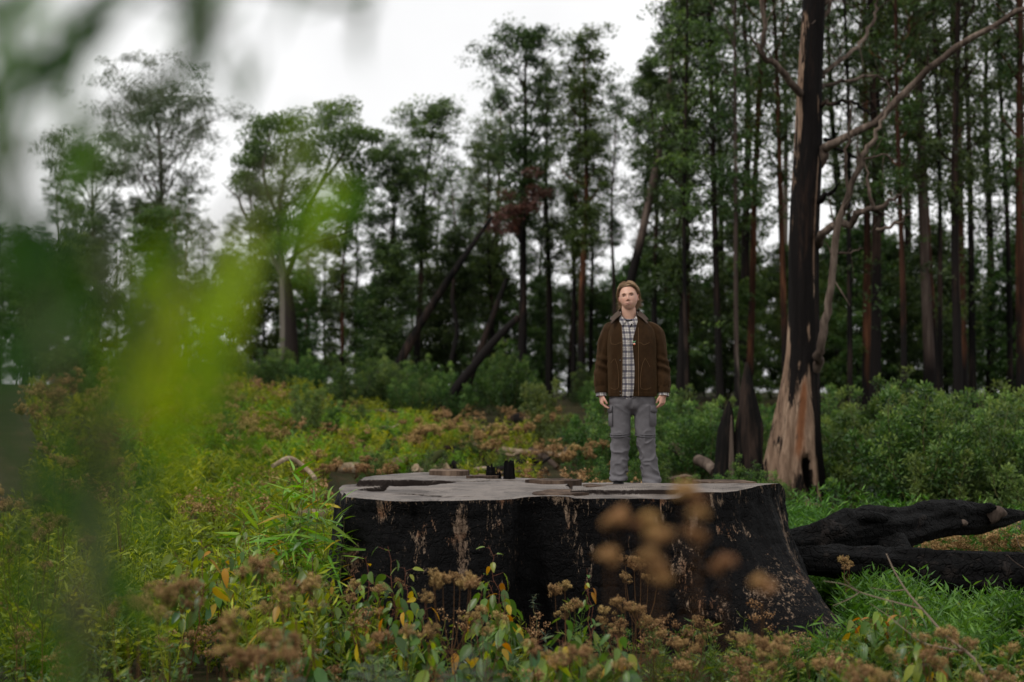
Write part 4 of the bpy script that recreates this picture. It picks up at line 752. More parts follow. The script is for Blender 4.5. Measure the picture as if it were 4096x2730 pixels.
# dead red-brown crown caught in the central tree
dead = thing('dead_branch', 'drooping branch of dead red-brown leaves in the central tree', 'branch', at(px2(1195), px2(560), 54)); o_ = at(px2(1195), px2(560), 54)
tr = MB(); cr = MB()
for x, y in ((1150, 500), (1180, 465), (1215, 455), (1230, 430), (1160, 530), (1195, 500)):
    e = at(px2(x), px2(y), 54) - o_; k = np.linspace(0, 1, 6)[:, None]; tr.tube(e * k + (0, 0, .3) * np.sin(k * 3.1), np.linspace(.04, .01, 6), 5)
    for _ in range(3): clump_leaves(cr, rng, e + rng.normal(size=3) * .25, .42, 90, .16, .6)
tr.build('limb', B_DARK, dead); cr.build('dead_leaves', L_DEADL, dead, smooth=False)

# leaning and fallen burnt poles
def pole(pts, D, r, label, mat, n=24, name='leaning_pole', cat='burnt pole', noise=.12, seg=12):
    Q = spline(np.array([at(px2(x), px2(y), D + (q[0] if q else 0)) for x, y, *q in pts]), n); o = thing(name, label, cat, Q[0])
    mb = MB(); rr = spline(np.array(r)[:, None], n)[:, 0] if np.ndim(r) else np.full(n, r); mb.tube(Q - Q[0], rr, seg, noise=noise, nf=2.5, seed=D); mb.build('trunk', mat, o); return o
pole([(880, 900), (915, 840), (960, 755), (1010, 675), (1060, 600), (1130, 500, 2)], 50, (.20, .17, .15, .13, .11, .06), 'long black burnt trunk leaning right, left of the crossing pair', B_BLACK)
pole([(1008, 955), (1050, 890), (1090, 840), (1140, 780), (1192, 728)], 42, (.17, .15, .13, .12, .09), 'pale-footed burnt pole leaning right, front of the crossing pair', B_DARK)
pole([(1046, 962), (1075, 880), (1105, 800), (1135, 720), (1165, 640)], 44, (.14, .13, .11, .09, .07), 'steep black burnt pole crossing behind the pale-footed one', B_BLACK)
pole([(1438, 690), (1470, 560), (1505, 400), (1535, 240), (1545, 100)], 47, (.15, .14, .12, .09, .05), 'long thin grey dead trunk leaning right behind the man', B_GREY, name='dead_tree', cat='dead tree')
pole([(1037, 830), (1050, 760), (1040, 690), (1043, 640)], 52, (.09, .08, .08, .05), 'thin crooked burnt stem between the leaning poles', B_DARK)

# ------------------------------------------------------------------ the big half-burnt dead tree
def big_bark():
    t = NT('half_burnt_bark'); p = t.coord(); fib = t.noise(t.coord((13, 13, .8)), 1, 6, .7, .4); mid = t.noise(t.coord((2.5, 2.5, .5)), 1, 4, .6, .6)
    a = t.n('SeparateColor', {0: t.attr('Col', 0)})
    char = t.mix(fib, (.0015, .0015, .0016), (.014, .011, .010)); tan = t.ramp(fib, (.3, (.08, .05, .034)), (.5, (.24, .155, .105)), (.7, (.42, .30, .21)))
    org = t.mix(fib, (.08, .03, .015), (.26, .11, .05))
    brn = t.ramp(t.noise(t.coord((4, 4, .5), loc=(7, 1, 3)), 1, 5, .7, .5), (.52, 0.), (.64, .8)); char = t.mix(brn, char, t.mix(fib, (.010, .006, .0045), (.060, .034, .024)))
    tan = t.mix(t.ramp(t.math('ADD', a.outputs[1], t.math('SUBTRACT', mid, .5)), (.4, 0.), (.7, 1.)), tan, org)
    rag = t.noise(t.coord((5, 5, .9), loc=(2, 5, 1)), 1, 6, .75, .8); f = t.ramp(t.math('ADD', t.math('ADD', t.math('MULTIPLY', a.outputs[0], .62), t.math('MULTIPLY', t.math('SUBTRACT', mid, .5), 1.5)), t.math('MULTIPLY', t.math('SUBTRACT', rag, .5), 1.3)), (.34, 0.), (.46, 1.))
    f = t.math('MULTIPLY', f, t.ramp(fib, (.26, .25), (.36, 1.)))
    t.bsdf(t.mix(f, char, tan), .9, .1, t.bump(t.math('ADD', fib, rag), .07, 1.)); return t.m
M_BIG = big_bark(); DB = 25.
bt = thing('dead_tree', 'big half-burnt dead tree with black trunk, stripped tan foot and bare limbs', 'dead tree', base(3185, DB)); ob = np.array(bt.location)
S = np.array([(-600, 3280, 76), (0, 3256, 93), (319, 3240, 99), (638, 3232, 115), (957, 3215, 118), (1321, 3213, 123), (1531, 3203, 151), (1742, 3186, 193), (1924, 3181, 245), (2040, 3188, 285), (2120, 3190, 300)], float)
S = S[::-1]; Sp = spline(S, 150); nt_ = 96; tt = np.linspace(0, 2 * np.pi, nt_, endpoint=False)
G = np.zeros((150, nt_, 3)); cc = np.zeros((150, nt_, 3))
for i, (y, x, wd) in enumerate(Sp):
    c = at(x, y, DB); r = wd / FPX * DB / 2; hgt = max(0, 1 - (c[2] - ob[2]) / 3.2)
    q = np.stack([np.cos(tt) * 1.6, np.sin(tt) * 1.6, np.full(nt_, c[2] * .35)], -1); fl = 1 + .10 * fbm(q + 3, 3) + hgt * .42 * fbm(np.stack([np.cos(tt) * 3.2, np.sin(tt) * 3.2, np.full(nt_, c[2] * .22)], -1), 3)
    fl = fl + .05 * fbm(np.stack([np.cos(tt) * 7, np.sin(tt) * 7, np.full(nt_, c[2] * .6)], -1), 3)
    G[i] = c + np.stack([r * fl * np.cos(tt), r * fl * np.sin(tt), 0 * tt], -1)
    # hollow at the foot
    lx = np.cos(tt); front = np.sin(tt) < 0; yy = y
    cav = front * np.exp(-((lx - .18 - .1 * math.sin(y * .01)) / .13) ** 2) * ss(1800, 1870, yy) * ss(2010, 1960, yy); G[i, :, 1] += .35 * r * cav * 2
    # colour: stripped timber low down, tan bark on the upper left face, char between
    low = ss(1290, 1600, yy + 330 * (-(lx - .35) * .4 + .5 * np.cos(lx * 5))) * ss(.85, .55, lx)
    wedge = np.exp(-((lx + .05 + (1560 - yy) * .0004) / .22) ** 2) * ss(1560, 1480, yy); low = low * (1 - .9 * wedge)
    up = ss(-.60, -.76, lx + .25 * ss(700, 1000, yy) - .35 * ss(350, 0, yy)) * ss(1150, 900, yy)
    strip = np.exp(-((lx - .55) / .10) ** 2) * .8 * ss(350, 420, yy) * ss(1250, 1150, yy)
    cc[i, :, 0] = np.clip(np.maximum(np.maximum(low, up * .62), strip) * (1 - .8 * (cav > .25)), 0, 1) * .85 + .05
    cc[i, :, 1] = .5 * np.exp(-((lx + .15 - (1900 - yy) * .0003) / .18) ** 2) * ss(1450, 1600, yy) * ss(1900, 1780, yy) + .25
mb = MB(); mb.grid(G - ob, closed_v=True, col=cc.reshape(-1, 3)); mb.build('trunk', M_BIG, bt, cols=True)
def limb(pts, r, mat=B_DEAD, D=DB, n=26, seed=0, nm='limb'):
    Q = spline(np.array([at(x, y, D + (q[0] if q else 0)) for x, y, *q in pts]), n); rr = .85 * np.interp(np.linspace(0, 1, n), np.linspace(0, 1, len(r)), r)
    Q[1:-1] += .02 * rng.normal(size=(n - 2, 3)); mb = MB(); mb.tube(Q - ob, rr, 10, noise=.3, nf=4, seed=seed)
    for _ in range(n // 5):                                             # broken side twigs
        j = rng.randint(n // 3, n - 1); L_ = rng.uniform(.2, .75); dv = unit(unit(Q[min(j + 1, n - 1)] - Q[j - 1]) * .7 + rng.normal(size=3) * .7); k = np.linspace(0, 1, 6)[:, None]; mb.tube(Q[j] - ob + dv * k * L_ + .06 * rng.normal(size=3) * k ** 2, np.linspace(rr[j] * .38, .004, 6), 5)
    return mb.build(nm, mat, bt)
limb([(3270, 660, 0), (3310, 590, -.2), (3340, 572, -.4), (3529, 465, -.8), (3682, 306, -1.2), (3880, 159, -1.6), (4096, 38, -2), (4250, -10, -2.2)], (.12, .095, .08, .075, .065, .055, .04))
limb([(3225, 400), (3191, 363, -.2), (3108, 268, -.5), (3051, 217, -.7), (3063, 128, -.8), (3047, 0, -.9), (3040, -80, -1)], (.085, .07, .055, .045, .035))
limb([(3051, 217, -.7), (3025, 185, -.75), (3006, 150, -.8)], (.035, .028, .015), n=10)
limb([(3280, 310), (3300, 292, .2), (3389, 223, .5), (3472, 134, .8), (3503, 38, 1), (3510, -20, 1)], (.05, .045, .035, .02))
limb([(3275, 350), (3300, 342, .2), (3389, 325, .5), (3478, 304, .8), (3545, 325, .9), (3555, 370, 1), (3530, 440, 1)], (.05, .042, .03, .022, .015))
limb([(3270, 425), (3295, 417, -.2), (3395, 404, -.5), (3465, 444, -.6), (3500, 450, -.7)], (.05, .04, .028, .015), B_BLACK)
limb([(3268, 980), (3290, 945, -.3), (3338, 893, -.6), (3395, 897, -.8), (3440, 848, -1), (3495, 838, -1.1), (3530, 822, -1.2), (3593, 778, -1.3)], (.10, .085, .075, .07, .06, .05, .03))
limb([(3495, 838, -1.1), (3480, 770, -1.1), (3472, 701, -1.1), (3460, 640, -1.1)], (.045, .035, .025, .012), n=12)
limb([(3495, 838, -1.1), (3517, 870, -1.0), (3515, 930, -.9)], (.05, .045, .03), n=10)
limb([(3268, 815), (3290, 795, -.3), (3325, 765, -.5), (3363, 727, -.7)], (.07, .055, .04, .012), B_BLACK, n=14)
limb([(3507, 918, -1), (3580, 895, -1.2), (3650, 852, -1.3)], (.035, .03, .012), n=12)
limb([(3262, 1480, -.2), (3280, 1391, -.5), (3315, 1200, -.7), (3359, 900, -.9), (3443, 644, -1.1), (3500, 540, -1.2), (3548, 446, -1.3), (3560, 380, -1.3)], (.11, .085, .075, .065, .05, .035, .02), n=40)
limb([(3350, 1015, -.85), (3400, 1010, -.8), (3450, 995, -.7)], (.025, .02, .012), n=10)
limb([(3395, 770, -1), (3385, 640, -1.1), (3400, 520, -1.2), (3410, 440, -1.2), (3395, 400, -1.2)], (.035, .03, .024, .012), n=16)
limb([(3443, 644, -1.1), (3520, 622, -1.2), (3560, 640, -1.2), (3600, 632, -1.2)], (.025, .02, .018, .01), n=12)
limb([(3310, 0, 0), (3270, 40, -.1), (3262, 120, 0)], (.05, .06, .03), n=10); limb([(3290, 70), (3330, 10), (3350, -60)], (.05, .04, .03), n=10)
limb([(3300, 560, .3), (3360, 600, .7), (3440, 640, 1.1)], (.05, .035, .02), B_BLACK, n=12)
# split charred stump in front of the rust-red trunk
DS = 23.5; sp = thing('split_charred_stump', 'jagged split stump of black charcoal in the shrubs behind the man', 'tree stump', base(2955, DS)); osn = np.array(sp.location)
for pts, rr, flat, nm in (([(2995, 2000), (2995, 1880), (2995, 1700), (2992, 1560), (2986, 1450)], (.27, .25, .20, .12, .02), .75, 'tall_splinter'), ([(2900, 2000), (2902, 1880), (2910, 1740), (2916, 1650), (2917, 1605)], (.20, .185, .14, .075, .012), .8, 'short_splinter'),
                          ([(2958, 2000), (2958, 1850), (2962, 1740), (2965, 1680)], (.18, .16, .10, .015), .8, 'short_splinter'), ([(3025, 2000), (3025, 1880), (3020, 1760)], (.14, .12, .03), .8, 'short_splinter')):
    Q = spline(np.array([at(x, y, DS) for x, y in pts]), 30); mb = MB(); mb.tube(Q - osn, np.interp(np.linspace(0, 1, 30), np.linspace(0, 1, len(rr)), rr), 22, noise=.5, nf=3.2, seed=len(rr)); mb.build(nm, B_BLACK, sp)
mb = MB(); mb.tube(np.array([at(2926, y, DS - .16) for y in (1960, 1850, 1740, 1660)]) - osn, (.05, .045, .03, .01), 8, noise=.3); mb.build('bare_strip', B_DEAD, sp)
# ------------------------------------------------------------------ logs
_ao = np.arctan2(outl[:, 1] - CTR[1], outl[:, 0] - CTR[0]); _ro = np.linalg.norm(outl - CTR, axis=1) + flare * .8; _o = np.argsort(_ao); _ao = _ao[_o]; _ro = _ro[_o]
def off_stump(x, y, pad=0.0):
    a = np.arctan2(y - CTR[1], x - CTR[0]); d = np.hypot(x - CTR[0], y - CTR[1]) - np.interp(a, _ao, _ro, period=2 * np.pi) - pad
    return np.where((x > 1.0) & (x < 2.85) & (y > 9.3) & (y < 12.2), np.minimum(d, np.hypot((x - 1.95) / .85, (y - 10.85) / .95) - 1), d)
def logchar():
    t = NT('charcoal_log'); p = t.coord(); w = t.n('VectorMath', {0: p, 1: t.n('VectorMath', {0: t.n('TexNoise', {'Vector': p, 'Scale': 6.}).outputs[1], 'Scale': .12}, operation='SCALE').outputs[0]}, operation='ADD').outputs[0]
    vr = t.n('TexVoronoi', {'Vector': w, 'Scale': 13.}, feature='DISTANCE_TO_EDGE').outputs[0]; n = t.noise(p, 22, 6, .7); ck = t.ramp(vr, (.0, 0.), (.10, 1.)); ash = t.ramp(t.noise(p, 4, 6, .75, .5), (.56, 0.), (.68, 1.))
    c = t.mix(n, (.0015, .0015, .0016), (.008, .0075, .0075)); c = t.mix(t.math('MULTIPLY', ash, .6), c, (.045, .035, .03)); t.bsdf(c, .75, .09, t.bump(t.math('ADD', t.math('MULTIPLY', ck, .8), n), .05, 1.)); return t.m
M_LOGCHAR = logchar()
def log(pts, r, label, mat, name='fallen_log', n=40, noise=.2, seg=20, cat='log', endmat=None, nf=2.2, af=1.2):
    Q = spline(np.array([at(x, y, d) for x, y, d in pts]), n); g = Q[0].copy(); o = thing(name, label, cat, g)
    rr = np.interp(np.linspace(0, 1, n), np.linspace(0, 1, len(r)), r); mb = MB(); mb.tube(Q - g, rr, seg, noise=noise, nf=nf, seed=pts[0][0] % 17, af=af, cap=endmat is None); mb.build('trunk', mat, o)
    if endmat:
        for e in (0, -1):
            t = unit(Q[1] - Q[0]) * -1 if e == 0 else unit(Q[-1] - Q[-2]); b = MB(); b.tube(np.array([Q[e] - t * .05, Q[e] + t * .004]) - g, (rr[e] * .97, rr[e] * .93), seg, noise=noise * .5, nf=nf); b.build('broken_end', endmat, o)
    return o
lg = log([(3120, 2185, 13.4), (3300, 2150, 13.6), (3430, 2120, 13.9), (3560, 2118, 14.2), (3700, 2085, 14.6), (3850, 2068, 15), (3960, 2070, 15.3), (4090, 2062, 15.6)], (.12, .17, .20, .22, .19, .165, .14, .05), 'charcoal-black fallen log propped up with a splintered raised end', M_LOGCHAR, n=150, seg=44, noise=.42, nf=2.6, af=2.6)
g = np.array(lg.location)
for pts, r, mt, nm in (([(3400, 2080, 13.7), (3480, 2068, 13.8), (3540, 2078, 13.9)], (.03, .06, .05), M_LOGCHAR, 'knot'), ([(3945, 2070, 15.1), (3985, 2050, 15.1), (4020, 2055, 15.15)], (.09, .085, .03), B_DEAD, 'bare_splinter'),
                       ([(3820, 2090, 14.75), (3850, 2092, 14.72), (3865, 2095, 14.75)], (.03, .04, .02), B_DEAD, 'bare_splinter'), ([(3900, 2045, 15), (3960, 2030, 15), (3985, 2032, 15)], (.07, .05, .015), M_LOGCHAR, 'splinter')):
    mb = MB(); Q = spline(np.array([at(*p) for p in pts]), 10); mb.tube(Q - g, np.interp(np.linspace(0, 1, 10), np.linspace(0, 1, len(r)), r), 10, noise=.4, nf=5); mb.build(nm, mt, lg)
log([(3120, 2240, 12.7), (3300, 2245, 12.9), (3500, 2265, 13.0), (3800, 2295, 13.0), (4100, 2320, 13.0), (4400, 2335, 13.0)], (.11, .13, .17, .22, .25, .25), 'thick charcoal-black log lying low across the grass at the right', M_LOGCHAR, n=150, seg=44, noise=.40, nf=2.4, af=2.8)
log([(3560, 2200, 13.9), (3590, 2260, 13.7), (3610, 2330, 13.5)], (.20, .19, .16), 'short black branch stub joining the two charcoal logs', M_LOGCHAR, n=40, seg=30, noise=.4, af=2.5)
log([(3970, 2140, 17), (4050, 2135, 17.1), (4200, 2130, 17.3)], (.17, .18, .18), 'brown weathered log end at the right edge behind the black logs', B_DEAD, endmat=B_LOG)
log([(1345, 1880, 27), (1440, 1872, 27.2), (1530, 1865, 27.4), (1600, 1850, 27.6), (1660, 1830, 28)], (.11, .12, .12, .11, .08), 'pale fallen log lying in the weeds left behind the stump', B_LOG, endmat=B_LOG, noise=.12)
log([(1690, 1890, 26.5), (1720, 1850, 26.6), (1745, 1825, 26.8), (1775, 1808, 27)], (.08, .09, .08, .05), 'dark mossy branch standing up beside the pale fallen log', plain('mossy_bark', (.035, .04, .012), .95, .1, .5, 9), n=16, noise=.25, name='mossy_branch', cat='branch')
log([(1090, 1865, 19), (1160, 1835, 19.5), (1230, 1880, 19.5), (1260, 1915, 19)], (.03, .035, .035, .03), 'thin pale bent branch in the weeds behind the bright leafy plant', B_LOG, n=20, name='fallen_branch', cat='branch', seg=8)
rng = np.random.RandomState(12)
for (x, y, d, dx, dy, r, lab) in ((2180, 1740, 37, 130, 15, .16, 'charred log end on top of the brush heap left of the man'), (2265, 1720, 36, 60, 40, .17, 'short black log stacked lowest on the brush heap'), (2300, 1760, 34, 60, 20, .14, 'thick burnt log tipped beside the brush heap'),
                                  (2050, 1690, 42, 60, -15, .2, 'burnt root lump in the brown weeds behind the stump'), (2260, 1800, 31, 120, 80, .09, 'long grey branch sloping down towards the man’s legs'.replace('’', "'")), (2120, 1800, 30, 110, 70, .06, 'thin bleached branch lying in brown weeds behind the stump'),
                                  (2690, 1790, 27, 110, 60, .12, 'mossy brown log in the shrubs right of the man'), (2790, 1840, 25, 70, 50, .10, 'dark rotten log below the mossy one right of the man'), (2380, 1770, 30, 10, 60, .1, 'cut dark stump stub behind the man'), (2560, 1745, 30, -60, 15, .08, 'dark branch in shrubs behind the man')):
    p = at(x + dx, y + dy, d - .6); 
    log([(x, y, d), (x + dx * .5, y + dy * .45 - 4, d - .3), (x + dx, y + dy, d - .6)], (r, r * 1.05, r * .85), lab, B_DEAD if r < .1 or 'mossy' in lab else B_DARK, n=18, noise=.25, seg=12, endmat=B_DEAD if r > .1 else None)
for i in range(34):
    D = rng.uniform(17, 40); x = rng.uniform(-.14, .15) * D + .3; z = float(gz(x, D)); a = rng.uniform(-.6, .6); L = rng.uniform(.6, 2.2); o = thing('fallen_branch', 'dead stick lying on the cleared ground behind the stump', 'branch', (x, D, z + .05), 'sticks on the cleared ground')
    k = np.linspace(-.5, .5, 8)[:, None]; Q = k * L * np.array((math.cos(a), math.sin(a), .12 * rng.normal())) + (0, 0, .3) + .04 * rng.normal(size=(8, 3)); mb = MB(); mb.tube(Q, np.linspace(.065, .02, 8) * rng.uniform(.6, 1.4), 7, noise=.2); mb.build('stick', [B_DEAD, B_LOG, B_DARK][i % 3], o)

# ------------------------------------------------------------------ shrubs
def shrub_meshes(seed, h, w, nst, nl, leaf, mat, ratio=.45, stem=B_STEM):
    rng = np.random.RandomState(seed); st = MB(); lv = MB(); per = nl // (nst * 5)
    for i in range(nst):
        a = rng.rand() * 6.3; q = rng.rand() ** .6; e = np.array((math.cos(a) * w * q, math.sin(a) * w * q, h * (.62 + .5 * rng.rand()) * (1 - .45 * q * q))); s = e * np.array((.2, .2, 0)); k = np.linspace(0, 1, 7)[:, None]
        Q = s + (e - s) * k + .06 * h * rng.normal(size=3) * np.sin(k * 3.1) + .02 * rng.normal(size=(7, 3)); st.tube(Q, np.linspace(.014, .004, 7), 4, cap=False)
        for j, rr in zip((2, 3, 4, 5, 6), (.9, 1.05, 1., .8, .55)):
            R_ = w * .24 * rr * (.7 + .6 * rng.rand()); n = per; ct = .13 * rng.normal(); d = unit(rng.normal(size=(n, 3))); P = Q[j] + d * (rng.rand(n) ** .5)[:, None] * R_ * np.array((1, 1, 1.1)); P[:, 2] = np.maximum(P[:, 2], .03)
            A = unit(d * .7 + rng.normal(size=(n, 3)) * .5 + (0, 0, .35)); L = leaf * (.7 + .6 * rng.rand(n))
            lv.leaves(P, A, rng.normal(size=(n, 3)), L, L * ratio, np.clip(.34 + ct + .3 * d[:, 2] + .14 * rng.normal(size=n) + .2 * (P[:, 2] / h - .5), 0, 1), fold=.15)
    return st.mesh('shrub_stems', stem), lv.mesh('shrub_foliage', mat, smooth=False)
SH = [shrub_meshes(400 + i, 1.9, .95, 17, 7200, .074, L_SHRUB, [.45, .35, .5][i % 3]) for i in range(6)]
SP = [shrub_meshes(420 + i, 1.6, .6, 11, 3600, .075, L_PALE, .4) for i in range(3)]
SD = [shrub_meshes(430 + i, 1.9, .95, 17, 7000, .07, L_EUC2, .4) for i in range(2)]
def put_shrub(ms, x, y, s, label, group=None, name='shrub', sz=1.0):
    o = thing(name, label, 'shrub', (x, y, float(gz(x, y)) - .05), group, rng.rand() * 6.3); o.scale = (s, s, s * sz); link('stems', ms[0], o); link('foliage', ms[1], o); return o
# thicket at the right
for i in range(92):
    D = 20.3 + 10.5 * (i / 92.) + rng.uniform(-.5, .5); fr = (i * .618) % 1; x = (3330 + fr * 1400 - 2048) / FPX * D
    if D < 26.0 and fr < .13: continue
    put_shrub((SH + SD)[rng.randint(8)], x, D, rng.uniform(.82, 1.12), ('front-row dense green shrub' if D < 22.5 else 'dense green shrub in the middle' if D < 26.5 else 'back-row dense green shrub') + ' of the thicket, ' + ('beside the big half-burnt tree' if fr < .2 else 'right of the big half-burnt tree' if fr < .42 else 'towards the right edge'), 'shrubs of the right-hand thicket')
for X_, D, s, lab in ((3760, 20.0, .95, 'brighter yellow-green shrub at the front of the right-hand thicket'), (4050, 19.8, .8, 'sparse pale shrub at the front of the thicket by the right edge'), (3905, 20.2, .62, 'small pale shrub tucked in front of the right-hand thicket')):
    put_shrub(SP[0 if s > .9 else 1], (X_ - 2048) / FPX * D, D, s, lab)
# shrubs behind the man and left of the big tree
for i in range(40):
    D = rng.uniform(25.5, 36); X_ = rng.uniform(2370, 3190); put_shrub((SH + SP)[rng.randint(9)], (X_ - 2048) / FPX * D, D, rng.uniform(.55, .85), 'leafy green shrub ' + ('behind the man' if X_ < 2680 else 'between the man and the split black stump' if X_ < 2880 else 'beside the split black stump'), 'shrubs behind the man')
for X_, D, s in ((2650, 21, .42), (2760, 20.5, .38), (2880, 20.2, .4), (3050, 20.5, .42), (2560, 23, .45), (2420, 23, .4), (3130, 22, .35), (2960, 21.5, .45)):
    put_shrub(SH[rng.randint(6)], (X_ - 2048) / FPX * D, D, s, 'low green shrub in front of the black split stump and behind the man', 'low shrubs behind the man')
for X_, D, s, lab in ((2165, 33, 1.12, 'tall pale yellow-green shrub standing alone left of the man'), (2235, 31, .75, 'smaller green shrub at the foot of the tall pale shrub'), (1235, 31, .85, 'pointed light green shrub on the mound at the left'),
                      (2040, 44, 1.1, 'bluish green sapling bush below the leaning poles'), (1810, 42, .8, 'grey-green bush between the feet of the leaning poles'), (1900, 29, .42, 'bright green low bush behind the charred splinters'), (2010, 26, .3, 'small grey bush in the brown weeds behind the charred splinters')):
    put_shrub(SP[0] if 'pale' in lab or 'light' in lab else SH[rng.randint(6)], (X_ - 2048) / FPX * D, D, s, lab, sz=1.15)
for i in range(46):
    D = rng.uniform(40, 58); X_ = rng.uniform(200, 2450); put_shrub((SH + SD)[rng.randint(8)], (X_ - 2048) / FPX * D, D, rng.uniform(.5, .95), 'dark green shrub at the foot of the tree belt ' + where(X_ / 1.7408), 'shrubs along the tree belt')
for i in range(34):
    D = rng.uniform(20, 38); X_ = rng.uniform(250, 1750); put_shrub((SH + SP + SP)[rng.randint(12)], (X_ - 2048) / FPX * D, D, rng.uniform(.28, .5), 'low green bush among the weeds of the left clearing', 'bushes of the left clearing')

# ------------------------------------------------------------------ weeds and ground cover (uncountable)
def weed_tpl(seed, h, nst, nl, leaf, ratio, spread=.16, up=.7, droop=0.0):
    rng = np.random.RandomState(seed); mb = MB()
    for i in range(nst):
        a = rng.rand() * 6.3; e = np.array((math.cos(a) * spread * (.3 + rng.rand()), math.sin(a) * spread * (.3 + rng.rand()), h * (.6 + .5 * rng.rand()))); k = np.linspace(0, 1, 4)[:, None]
        Q = e * k * (1, 1, 1) + .03 * h * rng.normal(size=3) * np.sin(k * 3); mb.tube(Q, np.linspace(.005, .002, 4), 3, cap=False, tint=.6)
        t = .2 + .8 * rng.rand(nl); P = np.stack([np.interp(t, k[:, 0], Q[:, c]) for c in range(3)], -1); az = rng.rand(nl) * 6.3
        A = np.stack([np.cos(az), np.sin(az), up * (.4 + rng.rand(nl)) - droop], -1); L = leaf * (.6 + .7 * rng.rand(nl)) * (1.2 - .5 * t)
        mb.leaves(P, A, rng.normal(size=(nl, 3)) + (0, 0, .2), L, L * ratio, np.clip(.15 + .5 * t + .15 * rng.normal(size=nl), 0, 1), fold=.1, curve=.15)
    return mb.merged()
def dry_tpl(seed, h, nst, nh, rr, npuff=26, q=.016):
    rng = np.random.RandomState(seed); mb = MB()
    for i in range(nst):
        a = rng.rand() * 6.3; e = np.array((math.cos(a) * .14 * rng.rand(), math.sin(a) * .14 * rng.rand(), h * (.7 + .4 * rng.rand()))); k = np.linspace(0, 1, 4)[:, None]; mb.tube(e * k, np.linspace(.004, .0025, 4), 3, cap=False, tint=.05)
        for j in range(nh):
            c = e + rng.normal(size=3) * (.06, .06, .05); n = npuff; d = unit(rng.normal(size=(n, 3))); P = c + d * rr * np.array((1, 1, .6)) * (rng.rand(n) ** .4)[:, None]
            mb.leaves(P, rng.normal(size=(n, 3)), rng.normal(size=(n, 3)), q * (.7 + .8 * rng.rand(n)), q, np.clip(.45 + .35 * d[:, 2] + .15 * rng.normal(size=n), 0, 1))
    return mb.merged()
def scatter(tpls, pts, smin, smax, sz=None):
    mb = MB(); n = len(pts); which = rng.randint(len(tpls), size=n)
    for w_, tp in enumerate(tpls):
        q = pts[which == w_]; m = len(q)
        if not m: continue
        a = rng.rand(m) * 6.3; s = rng.uniform(smin, smax, m); M = np.zeros((m, 4, 4)); M[:, 0, 0] = np.cos(a) * s; M[:, 0, 1] = -np.sin(a) * s; M[:, 1, 0] = np.sin(a) * s; M[:, 1, 1] = np.cos(a) * s; M[:, 2, 2] = s * (1 if sz is None else sz); M[:, 3, 3] = 1
        M[:, 0, 3] = q[:, 0]; M[:, 1, 3] = q[:, 1]; M[:, 2, 3] = gz(q[:, 0], q[:, 1]) - .02
        clus = fbm(np.stack([q[:, 0] * .5, q[:, 1] * .4, q[:, 0] * 0 + w_], -1), 3); mb.scatter(tp, M, .38 * clus + .10 * rng.normal(size=m))
    return mb
def region(n, d0, d1, X0, X1, mask=None, p=1.0):
    D = d0 + (d1 - d0) * rng.rand(n) ** p; x = (rng.uniform(X0, X1, n) - 2048) / FPX * D; P = np.stack([x, D], -1); P = P[off_stump(P[:, 0], P[:, 1], .06) > 0]; sx_ = P[:, 0] / P[:, 1] * FPX + 2048; P = P[~((sx_ > 1300) & (sx_ < 1830) & (P[:, 1] > 17.5) & (P[:, 1] < 27))]
    return P if mask is None else P[mask(P[:, 0], P[:, 1])]
WN = [weed_tpl(500 + i, .55, 5, 12, .13, .14) for i in range(4)]; WB = [weed_tpl(510 + i, .42, 4, 9, .085, .5, up=.35) for i in range(4)]; WL = [weed_tpl(520 + i, .28, 5, 13, .10, .16, .13) for i in range(4)]
WM = [weed_tpl(530 + i, .6, 4, 10, .15, .25) for i in range(4)]
DT = [dry_tpl(540 + i, .75, 3, 3, .055) for i in range(4)]; DM = [dry_tpl(550 + i, .6, 3, 3, .07, 16, .03) for i in range(4)]
patch = lambda f, s, lo: (lambda x, y: fbm(np.stack([x * f, y * f, x * 0 + s], -1), 3) > lo)
tag(scatter(WM, region(1500, 18, 46, 100, 2150, lambda x, y: fbm(np.stack([x * .3, y * .25, x * 0 + 2], -1), 3) > -.15 + .35 * ss(-3, 1, x)), .7, 1.2).build('weeds', L_WEED, smooth=False), 'olive green weeds filling the left clearing behind the stump', kind='stuff')
tag(scatter(WM, region(1500, 18, 38, 500, 2000, lambda x, y: fbm(np.stack([x * .35, y * .3, x * 0 + 8], -1), 3) > .02 + .3 * ss(-3, 1, x)), .7, 1.1).build('leafy_weeds', L_BRIGHT, smooth=False), 'bright green leafy weeds in patches on the left clearing', kind='stuff')
tag(scatter(DM, region(620, 17, 44, 100, 2550, patch(.4, 5, -.1)), .55, 1.05).build('dry_weeds', L_DRY, smooth=False), 'brown dry weeds gone to seed across the clearing behind the stump', kind='stuff')
tag(scatter(WN + WB + WB, region(700, 9.5, 18, -100, 1500), .7, 1.4).build('undergrowth', L_WEED, smooth=False), 'mixed green undergrowth left of the stump', kind='stuff')
tag(scatter(WB + WN, region(430, 3.6, 10.8, -100, 4200), .5, .95).build('low_weeds', L_SAP, smooth=False), 'dark low leafy weeds in front of the stump', kind='stuff')
tag(scatter(DT, region(50, 4.0, 10.6, -100, 4200), .5, .85).build('dry_undergrowth', L_DRY, smooth=False), 'tangle of brown dry stalks low in front of the stump', kind='stuff')
def strip(n):
    P = np.stack([rng.uniform(.3, 3.0, n), rng.uniform(8.6, 10.25, n)], -1); return P[off_stump(P[:, 0], P[:, 1], .02) > 0]
tag(scatter(WB + DT, strip(120), .3, .62).build('low_litter_weeds', L_SAP, smooth=False), 'small dark weeds at the foot of the stump root', kind='stuff')
tag(scatter(DT, strip(45), .3, .55).build('dry_litter', L_DRY, smooth=False), 'short brown dry stalks at the foot of the stump root', kind='stuff')
